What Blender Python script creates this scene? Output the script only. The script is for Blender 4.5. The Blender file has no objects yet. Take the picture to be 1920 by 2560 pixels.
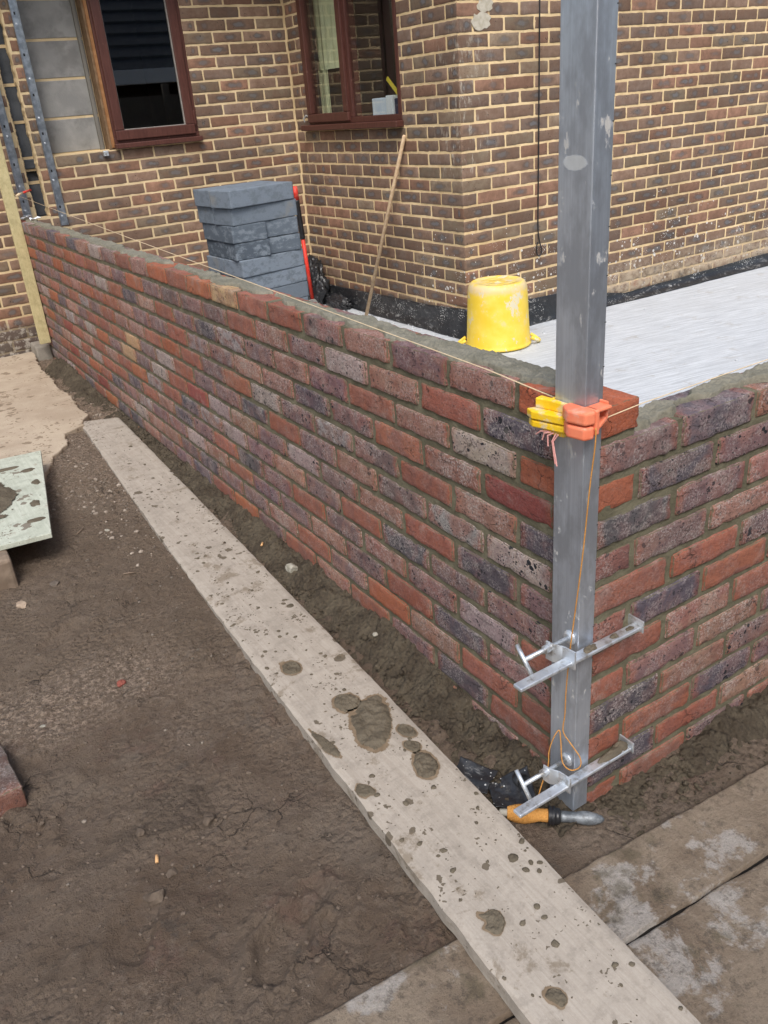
import bpy, math, random
import numpy as np
from mathutils import Vector, Matrix

random.seed(7)
RNG = np.random.default_rng(11)
scene = bpy.context.scene
COL = scene.collection
R = math.radians

# ------------------------------------------------------------------ numpy noise
def _hash(ix, iy, iz, seed):
    h = (ix.astype(np.int64) * 374761393 + iy.astype(np.int64) * 668265263 + iz.astype(np.int64) * 2147483647 + seed * 144665) & 0xffffffff
    h = ((h ^ (h >> 13)) * 1274126177) & 0xffffffff
    h = ((h ^ (h >> 16)) * 2246822519) & 0xffffffff
    return ((h ^ (h >> 15)) & 0xffffff) / float(0xffffff)

def vnoise(P, seed=0):
    P = np.asarray(P, float)
    i = np.floor(P); f = P - i; f = f * f * (3 - 2 * f)
    i = i.astype(np.int64); x, y, z = i[..., 0], i[..., 1], i[..., 2]
    fx, fy, fz = f[..., 0], f[..., 1], f[..., 2]
    def c(a, b, d): return _hash(x + a, y + b, z + d, seed)
    x00 = c(0,0,0) * (1-fx) + c(1,0,0) * fx; x10 = c(0,1,0) * (1-fx) + c(1,1,0) * fx
    x01 = c(0,0,1) * (1-fx) + c(1,0,1) * fx; x11 = c(0,1,1) * (1-fx) + c(1,1,1) * fx
    y0 = x00 * (1-fy) + x10 * fy; y1 = x01 * (1-fy) + x11 * fy
    return (y0 * (1-fz) + y1 * fz) * 2 - 1

def fbm(P, octaves=4, seed=0, gain=0.5):
    P = np.asarray(P, float); a = 1.0; s = 0; t = 0
    for o in range(octaves):
        s = s + a * vnoise(P * (2.03 ** o) + o * 17.3, seed + o); t += a; a *= gain
    return s / t

def worley(x, y, seed=0):
    """distance to the nearest feature point of a jittered unit grid (2-D)"""
    ix, iy = np.floor(x), np.floor(y); best = np.full(x.shape, 9.0)
    for a in (-1, 0, 1):
        for b in (-1, 0, 1):
            cx, cy = ix + a, iy + b
            px = cx + _hash(cx, cy, cx * 0, seed); py = cy + _hash(cx, cy, cx * 0 + 5, seed)
            best = np.minimum(best, (px - x) ** 2 + (py - y) ** 2)
    return np.sqrt(best)

def sstep(a, b, x):
    t = np.clip((x - a) / (b - a), 0, 1); return t * t * (3 - 2 * t)

# ------------------------------------------------------------------ object helpers
def tag(o, label=None, cat=None, group=None, kind=None):
    if label: o['label'] = label
    if cat: o['category'] = cat
    if group: o['group'] = group
    if kind: o['kind'] = kind
    return o

def empty(name, loc=(0, 0, 0), label=None, cat=None, group=None):
    o = bpy.data.objects.new(name, None); COL.objects.link(o); o.location = loc
    o.empty_display_size = 0.05
    return tag(o, label, cat, group)

def link(name, me, mat, parent=None, smooth=False):
    o = bpy.data.objects.new(name, me); COL.objects.link(o)
    if mat: me.materials.append(mat)
    if smooth:
        me.polygons.foreach_set('use_smooth', [True] * len(me.polygons))
    if parent:
        o.parent = parent
        # meshes are written in world coordinates: only an Empty carries an offset
        o.matrix_parent_inverse = Matrix.Translation(-parent.location) if parent.type == 'EMPTY' else Matrix.Identity(4)
    return o

def np_mesh(name, V, Q, attrs=None):
    """all-quad mesh from arrays"""
    me = bpy.data.meshes.new(name); V = np.asarray(V, np.float32); Q = np.asarray(Q, np.int32)
    me.vertices.add(len(V)); me.vertices.foreach_set('co', V.ravel())
    me.loops.add(Q.size); me.loops.foreach_set('vertex_index', Q.ravel())
    me.polygons.add(len(Q)); me.polygons.foreach_set('loop_start', np.arange(0, Q.size, 4, dtype=np.int32))
    for k, (typ, a) in (attrs or {}).items():
        at = me.attributes.new(k, typ, 'POINT')
        at.data.foreach_set('vector' if typ == 'FLOAT_VECTOR' else ('color' if typ == 'FLOAT_COLOR' else 'value'), np.asarray(a, np.float32).ravel())
    me.update(calc_edges=True); me.validate()
    return me

class MB:
    """collects shapes into one mesh"""
    def __init__(s): s.v = []; s.f = []
    def add(s, v, f):
        n = len(s.v); s.v += [tuple(p) for p in v]; s.f += [tuple(n + i for i in q) for q in f]; return s
    def box(s, lo, hi, M=None):
        x0, y0, z0 = lo; x1, y1, z1 = hi
        v = [Vector(p) for p in ((x0,y0,z0),(x1,y0,z0),(x1,y1,z0),(x0,y1,z0),(x0,y0,z1),(x1,y0,z1),(x1,y1,z1),(x0,y1,z1))]
        if M: v = [M @ p for p in v]
        return s.add(v, [(0,3,2,1),(4,5,6,7),(0,1,5,4),(1,2,6,5),(2,3,7,6),(3,0,4,7)])
    def prism(s, poly, z0, z1):
        n = len(poly); a = sum(poly[i][0]*poly[(i+1)%n][1]-poly[(i+1)%n][0]*poly[i][1] for i in range(n))
        if a < 0: poly = poly[::-1]
        v = [(x,y,z0) for x,y in poly] + [(x,y,z1) for x,y in poly]
        f = [tuple(range(n))[::-1], tuple(range(n, 2*n))] + [(i,(i+1)%n,n+(i+1)%n,n+i) for i in range(n)]
        return s.add(v, f)
    def tube(s, pts, r, n=10, cap=True):
        pts = [Vector(p) for p in pts]; rs = r if isinstance(r, (list, tuple)) else [r]*len(pts)
        V = []; F = []; up = None
        for i, p in enumerate(pts):
            t = (pts[min(i+1,len(pts)-1)] - pts[max(i-1,0)]).normalized()
            if up is None: up = Vector((0,0,1)) if abs(t.z) < .9 else Vector((1,0,0))
            a = (up - t*up.dot(t)).normalized(); b = t.cross(a); up = a
            V += [p + (a*math.cos(2*math.pi*k/n) + b*math.sin(2*math.pi*k/n))*rs[i] for k in range(n)]
        for i in range(len(pts)-1):
            for k in range(n):
                F.append((i*n+k, i*n+(k+1)%n, (i+1)*n+(k+1)%n, (i+1)*n+k))
        if cap:
            F.append(tuple(range(n))[::-1]); F.append(tuple((len(pts)-1)*n+k for k in range(n)))
        return s.add(V, F)
    def lathe(s, prof, c, n=48, M=None):
        V = []; F = []
        for r, z in prof:
            for k in range(n):
                a = 2*math.pi*k/n; V.append(Vector((r*math.cos(a), r*math.sin(a), z)))
        V = [(M @ p if M else p) + Vector(c) for p in V]
        for i in range(len(prof)-1):
            for k in range(n): F.append((i*n+k, i*n+(k+1)%n, (i+1)*n+(k+1)%n, (i+1)*n+k))
        F.append(tuple(range(n))[::-1]); F.append(tuple((len(prof)-1)*n+k for k in range(n)))
        return s.add(V, F)
    def build(s, name, mat, parent=None, bevel=0, smooth=False, seg=2):
        me = bpy.data.meshes.new(name); me.from_pydata(s.v, [], s.f); me.update()
        o = link(name, me, mat, parent, smooth)
        if bevel:
            m = o.modifiers.new('bevel', 'BEVEL'); m.width = bevel; m.segments = seg; m.limit_method = 'ANGLE'; m.angle_limit = R(35); m.harden_normals = False
        return o

def grid_mesh(name, X, Y, Z, attrs=None, keep=None):
    ny, nx = X.shape; V = np.stack([X, Y, Z], -1).reshape(-1, 3)
    i = np.arange(ny*nx).reshape(ny, nx)
    Q = np.stack([i[:-1,:-1], i[:-1,1:], i[1:,1:], i[1:,:-1]], -1).reshape(-1, 4)
    if keep is not None:
        k = keep.reshape(-1); Q = Q[k[Q].all(1)]
        used = np.unique(Q); m = -np.ones(len(V), int); m[used] = np.arange(len(used)); V = V[used]; Q = m[Q]
    return np_mesh(name, V, Q, attrs)

def rock(name, c, r, seed, mat, squash=(1, .8, .6), parent=None):
    """irregular stone"""
    import bmesh
    bm = bmesh.new(); bmesh.ops.create_icosphere(bm, subdivisions=4, radius=1)
    P = np.array([v.co[:] for v in bm.verts]); rr_ = np.random.default_rng(seed)
    for _ in range(9):      # knock flat facets off the ball
        n_ = rr_.normal(size=3); n_ /= np.linalg.norm(n_); d_ = P @ n_; lim = rr_.uniform(.55, .85); P = P - n_*np.clip(d_ - lim, 0, None)[:, None]
    P = P * (1 + .28*fbm(P*1.3 + seed*3.1, 2, seed)[:,None] + .14*fbm(P*5 + seed, 3, seed+5)[:,None])
    a = seed * 1.7; ca, sa = math.cos(a), math.sin(a); P = P * np.array(squash) * r
    P = np.stack([P[:,0]*ca - P[:,1]*sa, P[:,0]*sa + P[:,1]*ca, P[:,2]], 1) + np.array(c)
    for v, p in zip(bm.verts, P): v.co = p
    me = bpy.data.meshes.new(name); bm.to_mesh(me); bm.free()
    return link(name, me, mat, parent, smooth=True)

# ------------------------------------------------------------------ material helpers
class T:
    """small node-tree writer"""
    def __init__(s, name):
        s.m = bpy.data.materials.new(name); s.m.use_nodes = True; s.t = s.m.node_tree; s.n = s.t.nodes
        s.b = s.n['Principled BSDF']; s.geo = None
    def _in(s, sock, v):
        if hasattr(v, 'is_linked') or isinstance(v, bpy.types.NodeSocket): s.t.links.new(v, sock)
        elif v is not None: sock.default_value = v if not (isinstance(v, (tuple, list)) and len(v) == 3 and sock.type == 'RGBA') else (*v, 1)
    def pos(s):
        if not s.geo: s.geo = s.n.new('ShaderNodeNewGeometry')
        return s.geo.outputs['Position']
    def attr(s, name, out='Vector'):
        a = s.n.new('ShaderNodeAttribute'); a.attribute_name = name; return a.outputs[out]
    def vmath(s, op, a, b=None):
        v = s.n.new('ShaderNodeVectorMath'); v.operation = op; s._in(v.inputs[0], a)
        if b is not None: s._in(v.inputs[1], b)
        return v.outputs['Value' if op in ('LENGTH', 'DISTANCE', 'DOT_PRODUCT') else 'Vector']
    def sep(s, v):
        x = s.n.new('ShaderNodeSeparateXYZ'); s._in(x.inputs[0], v); return x.outputs
    def comb(s, x, y, z):
        c = s.n.new('ShaderNodeCombineXYZ'); s._in(c.inputs[0], x); s._in(c.inputs[1], y); s._in(c.inputs[2], z); return c.outputs[0]
    def math(s, op, a, b=None, c=None, clamp=False):
        v = s.n.new('ShaderNodeMath'); v.operation = op; v.use_clamp = clamp; s._in(v.inputs[0], a)
        if b is not None: s._in(v.inputs[1], b)
        if c is not None: s._in(v.inputs[2], c)
        return v.outputs[0]
    def mul(s, a, b): return s.math('MULTIPLY', a, b)
    def noise(s, vec, scale, detail=4, rough=.55, dist=0):
        v = s.n.new('ShaderNodeTexNoise'); s._in(v.inputs['Vector'], vec); v.inputs['Scale'].default_value = scale
        v.inputs['Detail'].default_value = detail; v.inputs['Roughness'].default_value = rough; v.inputs['Distortion'].default_value = dist
        return v.outputs['Fac']
    def vor(s, vec, scale, feature='F1', rnd=1):
        v = s.n.new('ShaderNodeTexVoronoi'); s._in(v.inputs['Vector'], vec); v.inputs['Scale'].default_value = scale; v.feature = feature
        v.inputs['Randomness'].default_value = rnd
        return v.outputs['Distance']
    def ramp(s, x, a, b, lo=0., hi=1.):
        v = s.n.new('ShaderNodeMapRange'); v.interpolation_type = 'SMOOTHSTEP'; s._in(v.inputs[0], x)
        v.inputs[1].default_value = a; v.inputs[2].default_value = b; v.inputs[3].default_value = lo; v.inputs[4].default_value = hi
        return v.outputs[0]
    def mix(s, f, a, b, mode='MIX'):
        v = s.n.new('ShaderNodeMix'); v.data_type = 'RGBA'; v.blend_type = mode; s._in(v.inputs[0], f); s._in(v.inputs[6], a); s._in(v.inputs[7], b)
        return v.outputs[2]
    def bump(s, h, strength=.3, dist=.01, prev=None):
        v = s.n.new('ShaderNodeBump'); v.inputs['Strength'].default_value = strength; v.inputs['Distance'].default_value = dist
        s._in(v.inputs['Height'], h)
        if prev: s._in(v.inputs['Normal'], prev)
        return v.outputs[0]
    def out(s, col=None, rough=.8, normal=None, metal=0., spec=.3):
        b = s.b
        if col is not None: s._in(b.inputs['Base Color'], col)
        s._in(b.inputs['Roughness'], rough); s._in(b.inputs['Metallic'], metal); b.inputs['Specular IOR Level'].default_value = spec
        if normal is not None: s._in(b.inputs['Normal'], normal)
        return s.m

def simple(name, a, b, scale=30, rough=.6, metal=0., bump=.1, bscale=120, spec=.3, detail=5, dirt=None, dirtscale=9, dirtamt=.5):
    t = T(name); p = t.pos()
    c = t.mix(t.ramp(t.noise(p, scale, detail), .35, .65), a, b)
    if dirt:
        c = t.mix(t.mul(t.ramp(t.noise(p, dirtscale, 6, .65), .5, .66), dirtamt), c, dirt)
    return t.out(c, rough, t.bump(t.noise(p, bscale, 4), bump, .004), metal, spec)

# ---- bricks of the new garden wall
def mat_new_brick():
    t = T('reclaimed_brick'); P = t.vmath('ADD', t.pos(), t.attr('brnd'))
    ca = t.attr('colA', 'Color'); cb = t.attr('colB', 'Color'); par = t.sep(t.attr('par')); uv = t.sep(t.attr('buv'))
    n1 = t.noise(P, 14, 5, .6, .6)
    c = t.mix(t.mul(t.ramp(n1, .42, .6), par[0]), ca, cb)
    # fired ends show redder
    au = t.math('ABSOLUTE', uv[0]); en = t.mul(t.ramp(t.math('ADD', au, t.mul(t.math('SUBTRACT', t.noise(P, 30, 3), .5), .5)), .74, .95), .4)
    c = t.mix(en, c, (.30, .095, .05))
    # value variation
    c = t.mix(.75, c, t.mix(t.noise(P, 45, 6, .7), (.42, .42, .43), (1.6, 1.56, 1.53)), 'MULTIPLY')
    # sandy bloom of pale grains
    g = t.mul(t.mul(t.ramp(t.noise(P, 190, 4, .75), .47, .60), t.ramp(t.noise(P, 22, 4), .36, .58)), par[2])
    c = t.mix(t.mul(g, .8), c, (.44, .39, .37))
    g2 = t.ramp(t.noise(P, 135, 4, .72), .54, .66)
    c = t.mix(t.mul(g2, t.math('ADD', .25, t.mul(par[2], .55))), c, (.045, .033, .037))
    # burnt black spots
    w = t.vmath('ADD', P, t.comb(t.mul(t.noise(P, 60, 2), .02), t.mul(t.noise(P, 50, 2), .02), 0.))
    v = t.vor(w, 60); big = t.math('LESS_THAN', v, t.mul(t.ramp(t.noise(P, 27, 2), .42, .72), .42))
    v2 = t.vor(w, 140); sm = t.math('LESS_THAN', v2, t.mul(t.ramp(t.noise(P, 45, 2), .38, .7), .36))
    sp = t.math('MAXIMUM', big, sm)
    c = t.mix(t.mul(sp, par[1]), c, (.022, .022, .027))
    # mortar smears along the arrises
    av = t.math('ABSOLUTE', uv[2]); ad = t.math('ABSOLUTE', uv[1])
    tot = t.math('ADD', au, t.math('ADD', av, ad)); mx_ = t.math('MAXIMUM', au, t.math('MAXIMUM', av, ad)); mn_ = t.math('MINIMUM', au, t.math('MINIMUM', av, ad))
    e = t.ramp(t.math('SUBTRACT', t.math('SUBTRACT', tot, mx_), mn_), .86, 1.02)      # middle coordinate: close to an arris
    sm = t.mul(t.ramp(t.math('ADD', t.mul(e, .5), t.noise(P, 60, 6, .75)), .84, .94), .85)
    c = t.mix(sm, c, (.12, .105, .068))
    cr = t.mul(t.ramp(t.vor(t.vmath('ADD', t.vmath('MULTIPLY', P, (1., 1., 1.6)), t.comb(t.mul(t.noise(P, 40, 4), .05), t.mul(t.noise(P, 35, 4), .05), t.mul(t.noise(P, 38, 3), .05))), 13, 'DISTANCE_TO_EDGE'), .022, 0.), t.ramp(t.noise(P, 15, 2), .54, .62))
    c = t.mix(t.mul(cr, .7), c, (.05, .035, .03))
    # thin cement film
    c = t.mix(t.mul(t.ramp(t.noise(P, 11, 6, .7), .53, .72), .35), c, (.33, .30, .27))
    h = t.math('SUBTRACT', t.math('ADD', t.noise(P, 90, 5, .7), t.mul(t.noise(P, 300, 2), .5)), t.math('ADD', t.mul(cr, .8), t.mul(sp, .5)))
    return t.out(c, .88, t.bump(h, .8, .005), spec=.25)

def mat_house_brick():
    t = T('brown_house_brick'); pos = t.pos(); P = t.vmath('ADD', pos, t.attr('brnd'))
    ca = t.attr('colA', 'Color'); par = t.sep(t.attr('par')); uv = t.sep(t.attr('buv')); xyz = t.sep(pos)
    c = t.mix(t.ramp(t.noise(P, 16, 5, .6), .35, .65), ca, t.mix(.5, ca, (.15, .085, .055)))
    c = t.mix(.7, c, t.mix(t.noise(P, 55, 6, .75), (.5, .5, .5), (1.5, 1.5, 1.5)), 'MULTIPLY')
    # blue grey kiss marks
    def patch(u0, a, b, k):
        d = t.vmath('LENGTH', t.comb(t.math('DIVIDE', t.math('SUBTRACT', uv[0], u0), a), t.math('DIVIDE', uv[2], b), 0.))
        d = t.math('ADD', d, t.mul(t.math('SUBTRACT', t.noise(P, 26, 4, .6), .5), 1.5))
        return t.mul(t.ramp(d, 1.05, .6), k), t.mul(t.ramp(d, .62, .3), k)
    o1, i1 = patch(par[2], .62, .74, par[0]); o2, i2 = patch(t.math('MULTIPLY', par[2], -1.6), .34, .85, par[1])
    o = t.math('MAXIMUM', o1, o2); i = t.math('MAXIMUM', i1, i2)
    c = t.mix(t.mul(o, .6), c, (.075, .066, .062)); c = t.mix(t.mul(i, .7), c, (.15, .155, .165))
    # pinholes
    c = t.mix(t.mul(t.math('LESS_THAN', t.vor(P, 70), t.mul(t.ramp(t.noise(P, 18, 2), .5, .7), .24)), .8), c, (.02, .018, .018))
    # pale efflorescence streaks near the outside corner
    near = t.mul(t.ramp(xyz[1], 3.55, 3.25), t.ramp(xyz[0], 2.5, 2.22))
    zz = t.mul(t.ramp(xyz[2], .95, 1.15), t.ramp(xyz[2], 1.95, 1.6))
    st = t.ramp(t.noise(t.vmath('MULTIPLY', pos, (1., 1., .35)), 38, 5, .7), .53, .66)
    c = t.mix(t.mul(t.mul(t.mul(near, zz), st), .62), c, (.50, .46, .38))
    return t, c, pos, xyz, P

def splatter(t, c, pos, xyz, lowband=True):
    """lime and cement splashes thrown up from the floor slab"""
    c = t.mix(.8, c, t.mix(t.ramp(t.noise(pos, 1.3, 5, .65), .3, .7), (.76, .75, .74), (1.14, 1.14, 1.14)), 'MULTIPLY')      # uneven weathering
    wall = t.mul(t.ramp(xyz[1], 4.3, 3.35), t.ramp(xyz[0], 1.9, 2.1))
    hz = t.ramp(t.math('ADD', xyz[2], t.mul(t.noise(pos, 2.3, 2), .7)), 1.45, .62)
    dens = t.mul(wall, hz)
    v = t.vor(pos, 34); d1 = t.math('LESS_THAN', v, t.mul(dens, t.mul(t.ramp(t.noise(pos, 17, 3), .42, .7), .40)))
    v2 = t.vor(pos, 95); d2 = t.math('LESS_THAN', v2, t.mul(dens, t.mul(t.ramp(t.noise(pos, 13, 3), .42, .7), .34)))
    c = t.mix(t.mul(t.math('MAXIMUM', d1, d2), .85), c, (.64, .63, .60))
    if lowband:
        b = t.mul(t.ramp(t.math('ADD', xyz[2], t.mul(t.noise(pos, 4, 4), .22)), .52, .26), t.ramp(xyz[0], 2.7, 3.6))
        b = t.mul(b, t.ramp(xyz[1], 3.5, 3.3))
        c = t.mix(t.mul(b, t.ramp(t.noise(pos, 24, 5, .7), .3, .62)), c, (.42, .34, .25))
    # grimy damp foot of the left hand wall
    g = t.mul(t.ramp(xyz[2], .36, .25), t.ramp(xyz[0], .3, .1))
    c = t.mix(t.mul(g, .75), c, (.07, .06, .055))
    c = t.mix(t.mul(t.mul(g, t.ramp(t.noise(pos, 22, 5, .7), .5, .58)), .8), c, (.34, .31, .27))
    return c

def house_mats():
    t, c, pos, xyz, P = mat_house_brick()
    c = splatter(t, c, pos, xyz)
    a = t.out(c, .85, t.bump(t.noise(P, 130, 5, .7), .4, .003), spec=.25)
    t = T('buff_mortar'); pos = t.pos(); xyz = t.sep(pos)
    c = t.mix(t.ramp(t.noise(pos, 11, 5), .3, .7), (.63, .465, .255), (.77, .595, .35))
    c = t.mix(t.mul(t.ramp(t.noise(pos, 60, 5, .7), .52, .7), .3), c, (.36, .27, .16))
    # older grey pointing on the inner return
    c = t.mix(t.mul(t.ramp(xyz[1], 4.6, 5.1), .35), c, (.50, .43, .30))
    c = splatter(t, c, pos, xyz)
    b = t.out(c, .92, t.bump(t.noise(pos, 190, 4), .5, .003), spec=.2)
    return a, b

M = {}
M['new_brick'] = mat_new_brick()
M['house_brick'], M['buff_mortar'] = house_mats()

def wet_mortar(name, a, b, rough):
    t = T(name); p = t.pos()
    c = t.mix(t.ramp(t.noise(p, 17, 5), .35, .65), a, b)
    c = t.mix(t.mul(t.ramp(t.noise(p, 150, 4, .7), .5, .65), .35), c, tuple(v*.55 for v in a))
    return t.out(c, rough, t.bump(t.math('ADD', t.noise(p, 120, 5, .7), t.mul(t.noise(p, 30, 3), 1.5)), .7, .004), spec=.3)
M['joint'] = wet_mortar('fresh_joint_mortar', (.112, .102, .066), (.160, .146, .098), .85)
M['bed'] = wet_mortar('wet_bed_mortar', (.175, .165, .125), (.225, .21, .165), .6)
M['splat'] = wet_mortar('splashed_mortar', (.098, .080, .056), (.135, .112, .080), .7)

def mat_mud():
    t = T('churned_mud'); p = t.pos(); xyz = t.sep(p)
    c = t.mix(t.ramp(t.noise(p, 3.1, 6, .6), .35, .65), (.132, .093, .066), (.182, .137, .102))
    c = t.mix(t.mul(t.ramp(t.noise(p, 9, 6, .65), .5, .68), .7), c, (.16, .122, .095))
    c = t.mix(t.mul(t.ramp(t.noise(t.vmath('ADD', p, (3.1, 7.7, 0.)), 5.5, 6, .7), .56, .68), .6), c, (.155, .095, .074))      # reddish clay
    c = t.mix(t.mul(t.ramp(t.noise(t.vmath('ADD', p, (9.1, 2.2, 0.)), 12, 6, .72), .60, .70), .45), c, (.060, .058, .056))    # slate grey smears
    wd = t.noise(t.vmath('ADD', p, (7.3, 1.9, 0.)), 2.1, 5, .6, .4)
    c = t.mix(t.mul(t.ramp(wd, .46, .36), .65), c, (.072, .053, .039)); c = t.mix(t.mul(t.ramp(wd, .54, .66), .55), c, (.205, .165, .130))
    dry = t.mul(t.ramp(t.math('ADD', xyz[1], t.mul(t.noise(p, 2.4, 4), .9)), 1.15, 1.75), .65)
    c = t.mix(dry, c, t.mix(t.noise(p, 11, 6, .7), (.135, .098, .070), (.215, .165, .120)))
    # pale sand and crushed lime, in drifts
    dr = t.ramp(t.noise(t.vmath('ADD', p, (1.7, 4.4, 0.)), 3.3, 4, .6), .5, .68)
    far = t.ramp(xyz[1], 1.9, 2.9)
    band = t.mul(t.ramp(t.math('ABSOLUTE', t.math('SUBTRACT', t.math('ADD', xyz[1], t.mul(t.noise(p, 3, 4), .3)), 1.27)), .26, .04), t.ramp(xyz[0], -.45, -.68))
    dr = t.math('MAXIMUM', t.mul(dr, t.math('ADD', .40, t.mul(far, .6))), t.math('MAXIMUM', t.mul(far, .8), band))
    gr = t.ramp(t.noise(p, 75, 6, .8), .46, .6)
    c = t.mix(t.mul(t.mul(dr, gr), .85), c, (.40, .31, .24))
    c = t.mix(t.mul(t.mul(t.ramp(t.noise(p, 210, 3, .7), .63, .7), t.math('ADD', .3, dr)), .6), c, (.42, .36, .31))
    c = t.mix(t.mul(t.ramp(t.noise(p, 60, 8, .74), .52, .66), .6), c, (.040, .030, .024))
    c = t.mix(t.mul(t.ramp(t.noise(t.vmath('ADD', p, (4., 4., 0.)), 21, 8, .74), .54, .66), .5), c, (.215, .17, .135))
    c = t.mix(.55, c, t.mix(t.noise(p, 260, 3, .7), (.5, .5, .5), (1.55, 1.53, 1.5)), 'MULTIPLY')
    rough = t.ramp(t.noise(p, 5, 4), .35, .65, .72, .95)
    h = t.math('ADD', t.mul(t.noise(p, 60, 8, .74), 1.3), t.mul(t.noise(p, 200, 4, .7), .6)); h = t.math('ADD', h, t.mul(t.math('SUBTRACT', .6, t.vor(p, 70)), t.ramp(t.noise(p, 6, 4), .42, .62)))
    cr = t.ramp(t.vor(t.vmath('ADD', p, t.comb(t.mul(t.noise(p, 20, 4), .08), t.mul(t.noise(p, 23, 4), .08), 0.)), 9, 'DISTANCE_TO_EDGE'), 0., .03)
    crk = t.math('ADD', t.mul(t.math('SUBTRACT', 1., cr), t.ramp(t.noise(p, 4, 3), .55, .66)), 0.)
    c = t.mix(t.mul(crk, .6), c, (.022, .017, .014))
    h = t.math('SUBTRACT', h, t.mul(crk, .6))
    return t.out(c, rough, t.bump(h, 1., .014), spec=.3)
M['mud'] = mat_mud()

def mat_soil():
    t = T('crumbly_soil'); p = t.pos()
    c = t.mix(t.ramp(t.noise(p, 12, 6, .65), .35, .65), (.075, .059, .042), (.122, .100, .071))
    c = t.mix(t.mul(t.ramp(t.noise(p, 80, 6, .75), .52, .66), .6), c, (.036, .027, .021))
    c = t.mix(t.mul(t.ramp(t.noise(p, 150, 3, .7), .66, .74), .5), c, (.30, .26, .21))
    return t.out(c, .9, t.bump(t.math('ADD', t.noise(p, 90, 7, .75), t.math('SUBTRACT', .5, t.vor(p, 75))), 1., .012), spec=.2)
M['soil'] = mat_soil()

def mat_slab():
    t = T('brushed_floor_concrete'); p = t.pos()
    br = t.noise(t.vmath('MULTIPLY', t.vmath('ADD', p, t.comb(0., t.math('ADD', t.mul(t.sep(p)[0], .16), t.mul(t.noise(p, 3, 2), .03)), 0.)), (3., 60., 1.)), 1.3, 6, .8)
    c = t.mix(t.ramp(br, .35, .65), (.40, .425, .455), (.62, .65, .685))
    c = t.mix(t.mul(t.ramp(t.noise(p, 1.6, 5, .6), .42, .7), .35), c, (.42, .435, .45))
    c = t.mix(t.mul(t.ramp(t.noise(p, 5, 8, .75), .57, .68), .5), c, (.33, .30, .26))
    c = t.mix(t.mul(t.ramp(t.noise(p, 130, 4, .7), .55, .7), .4), c, (.31, .295, .28))
    return t.out(c, .8, t.bump(t.math('ADD', br, t.mul(t.noise(p, 150, 4), .4)), .6, .005), spec=.3)
M['slab'] = mat_slab()

def mat_flag():
    t = T('muddy_paving'); p = t.pos()
    w = t.noise(p, 7, 7, .65, .5)
    c = t.mix(t.ramp(w, .3, .7), (.160, .118, .084), (.250, .200, .150))
    pl = t.ramp(t.noise(t.vmath('ADD', p, (.35, .2, 0.)), 6.5, 8, .68, .2), .55, .61)
    c = t.mix(t.mul(pl, .85), c, t.mix(t.noise(p, 60, 5, .7), (.24, .21, .18), (.46, .435, .41)))
    c = t.mix(t.mul(t.ramp(t.noise(t.vmath('ADD', p, (5., 1., 0.)), 9, 5, .6), .56, .66), .6), c, (.085, .070, .042))
    c = t.mix(t.mul(t.ramp(t.noise(p, 120, 4, .75), .54, .66), .4), c, (.06, .048, .04))
    c = t.mix(t.mul(t.ramp(t.noise(p, 34, 7, .75), .53, .63), .55), c, (.068, .054, .042))
    c = t.mix(.6, c, t.mix(t.noise(p, 190, 4, .75), (.5, .5, .5), (1.5, 1.5, 1.5)), 'MULTIPLY')
    return t.out(c, .75, t.bump(t.noise(p, 70, 8, .75), .9, .009), spec=.3)
M['flag'] = mat_flag()

def mat_path():
    t = T('old_beige_concrete'); p = t.pos()
    c = t.mix(t.ramp(t.noise(p, 4, 6, .6), .35, .65), (.36, .29, .22), (.45, .375, .29))
    q = t.vmath('ADD', p, t.comb(t.mul(t.noise(p, 30, 3), .05), t.mul(t.noise(p, 27, 3), .05), 0.))
    d = t.math('LESS_THAN', t.vor(q, 13), t.mul(t.ramp(t.noise(p, 4.5, 3), .4, .7), .42))
    d2 = t.math('LESS_THAN', t.vor(q, 45), t.mul(t.ramp(t.noise(p, 6.5, 3), .35, .7), .42))
    c = t.mix(t.mul(t.math('MAXIMUM', d, d2), .75), c, (.19, .14, .095))
    c = t.mix(.4, c, t.mix(t.noise(p, 180, 4, .7), (.6, .6, .6), (1.4, 1.4, 1.4)), 'MULTIPLY')
    return t.out(c, .9, t.bump(t.noise(p, 70, 7, .7), .5, .008), spec=.2)
M['path'] = mat_path()

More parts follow.
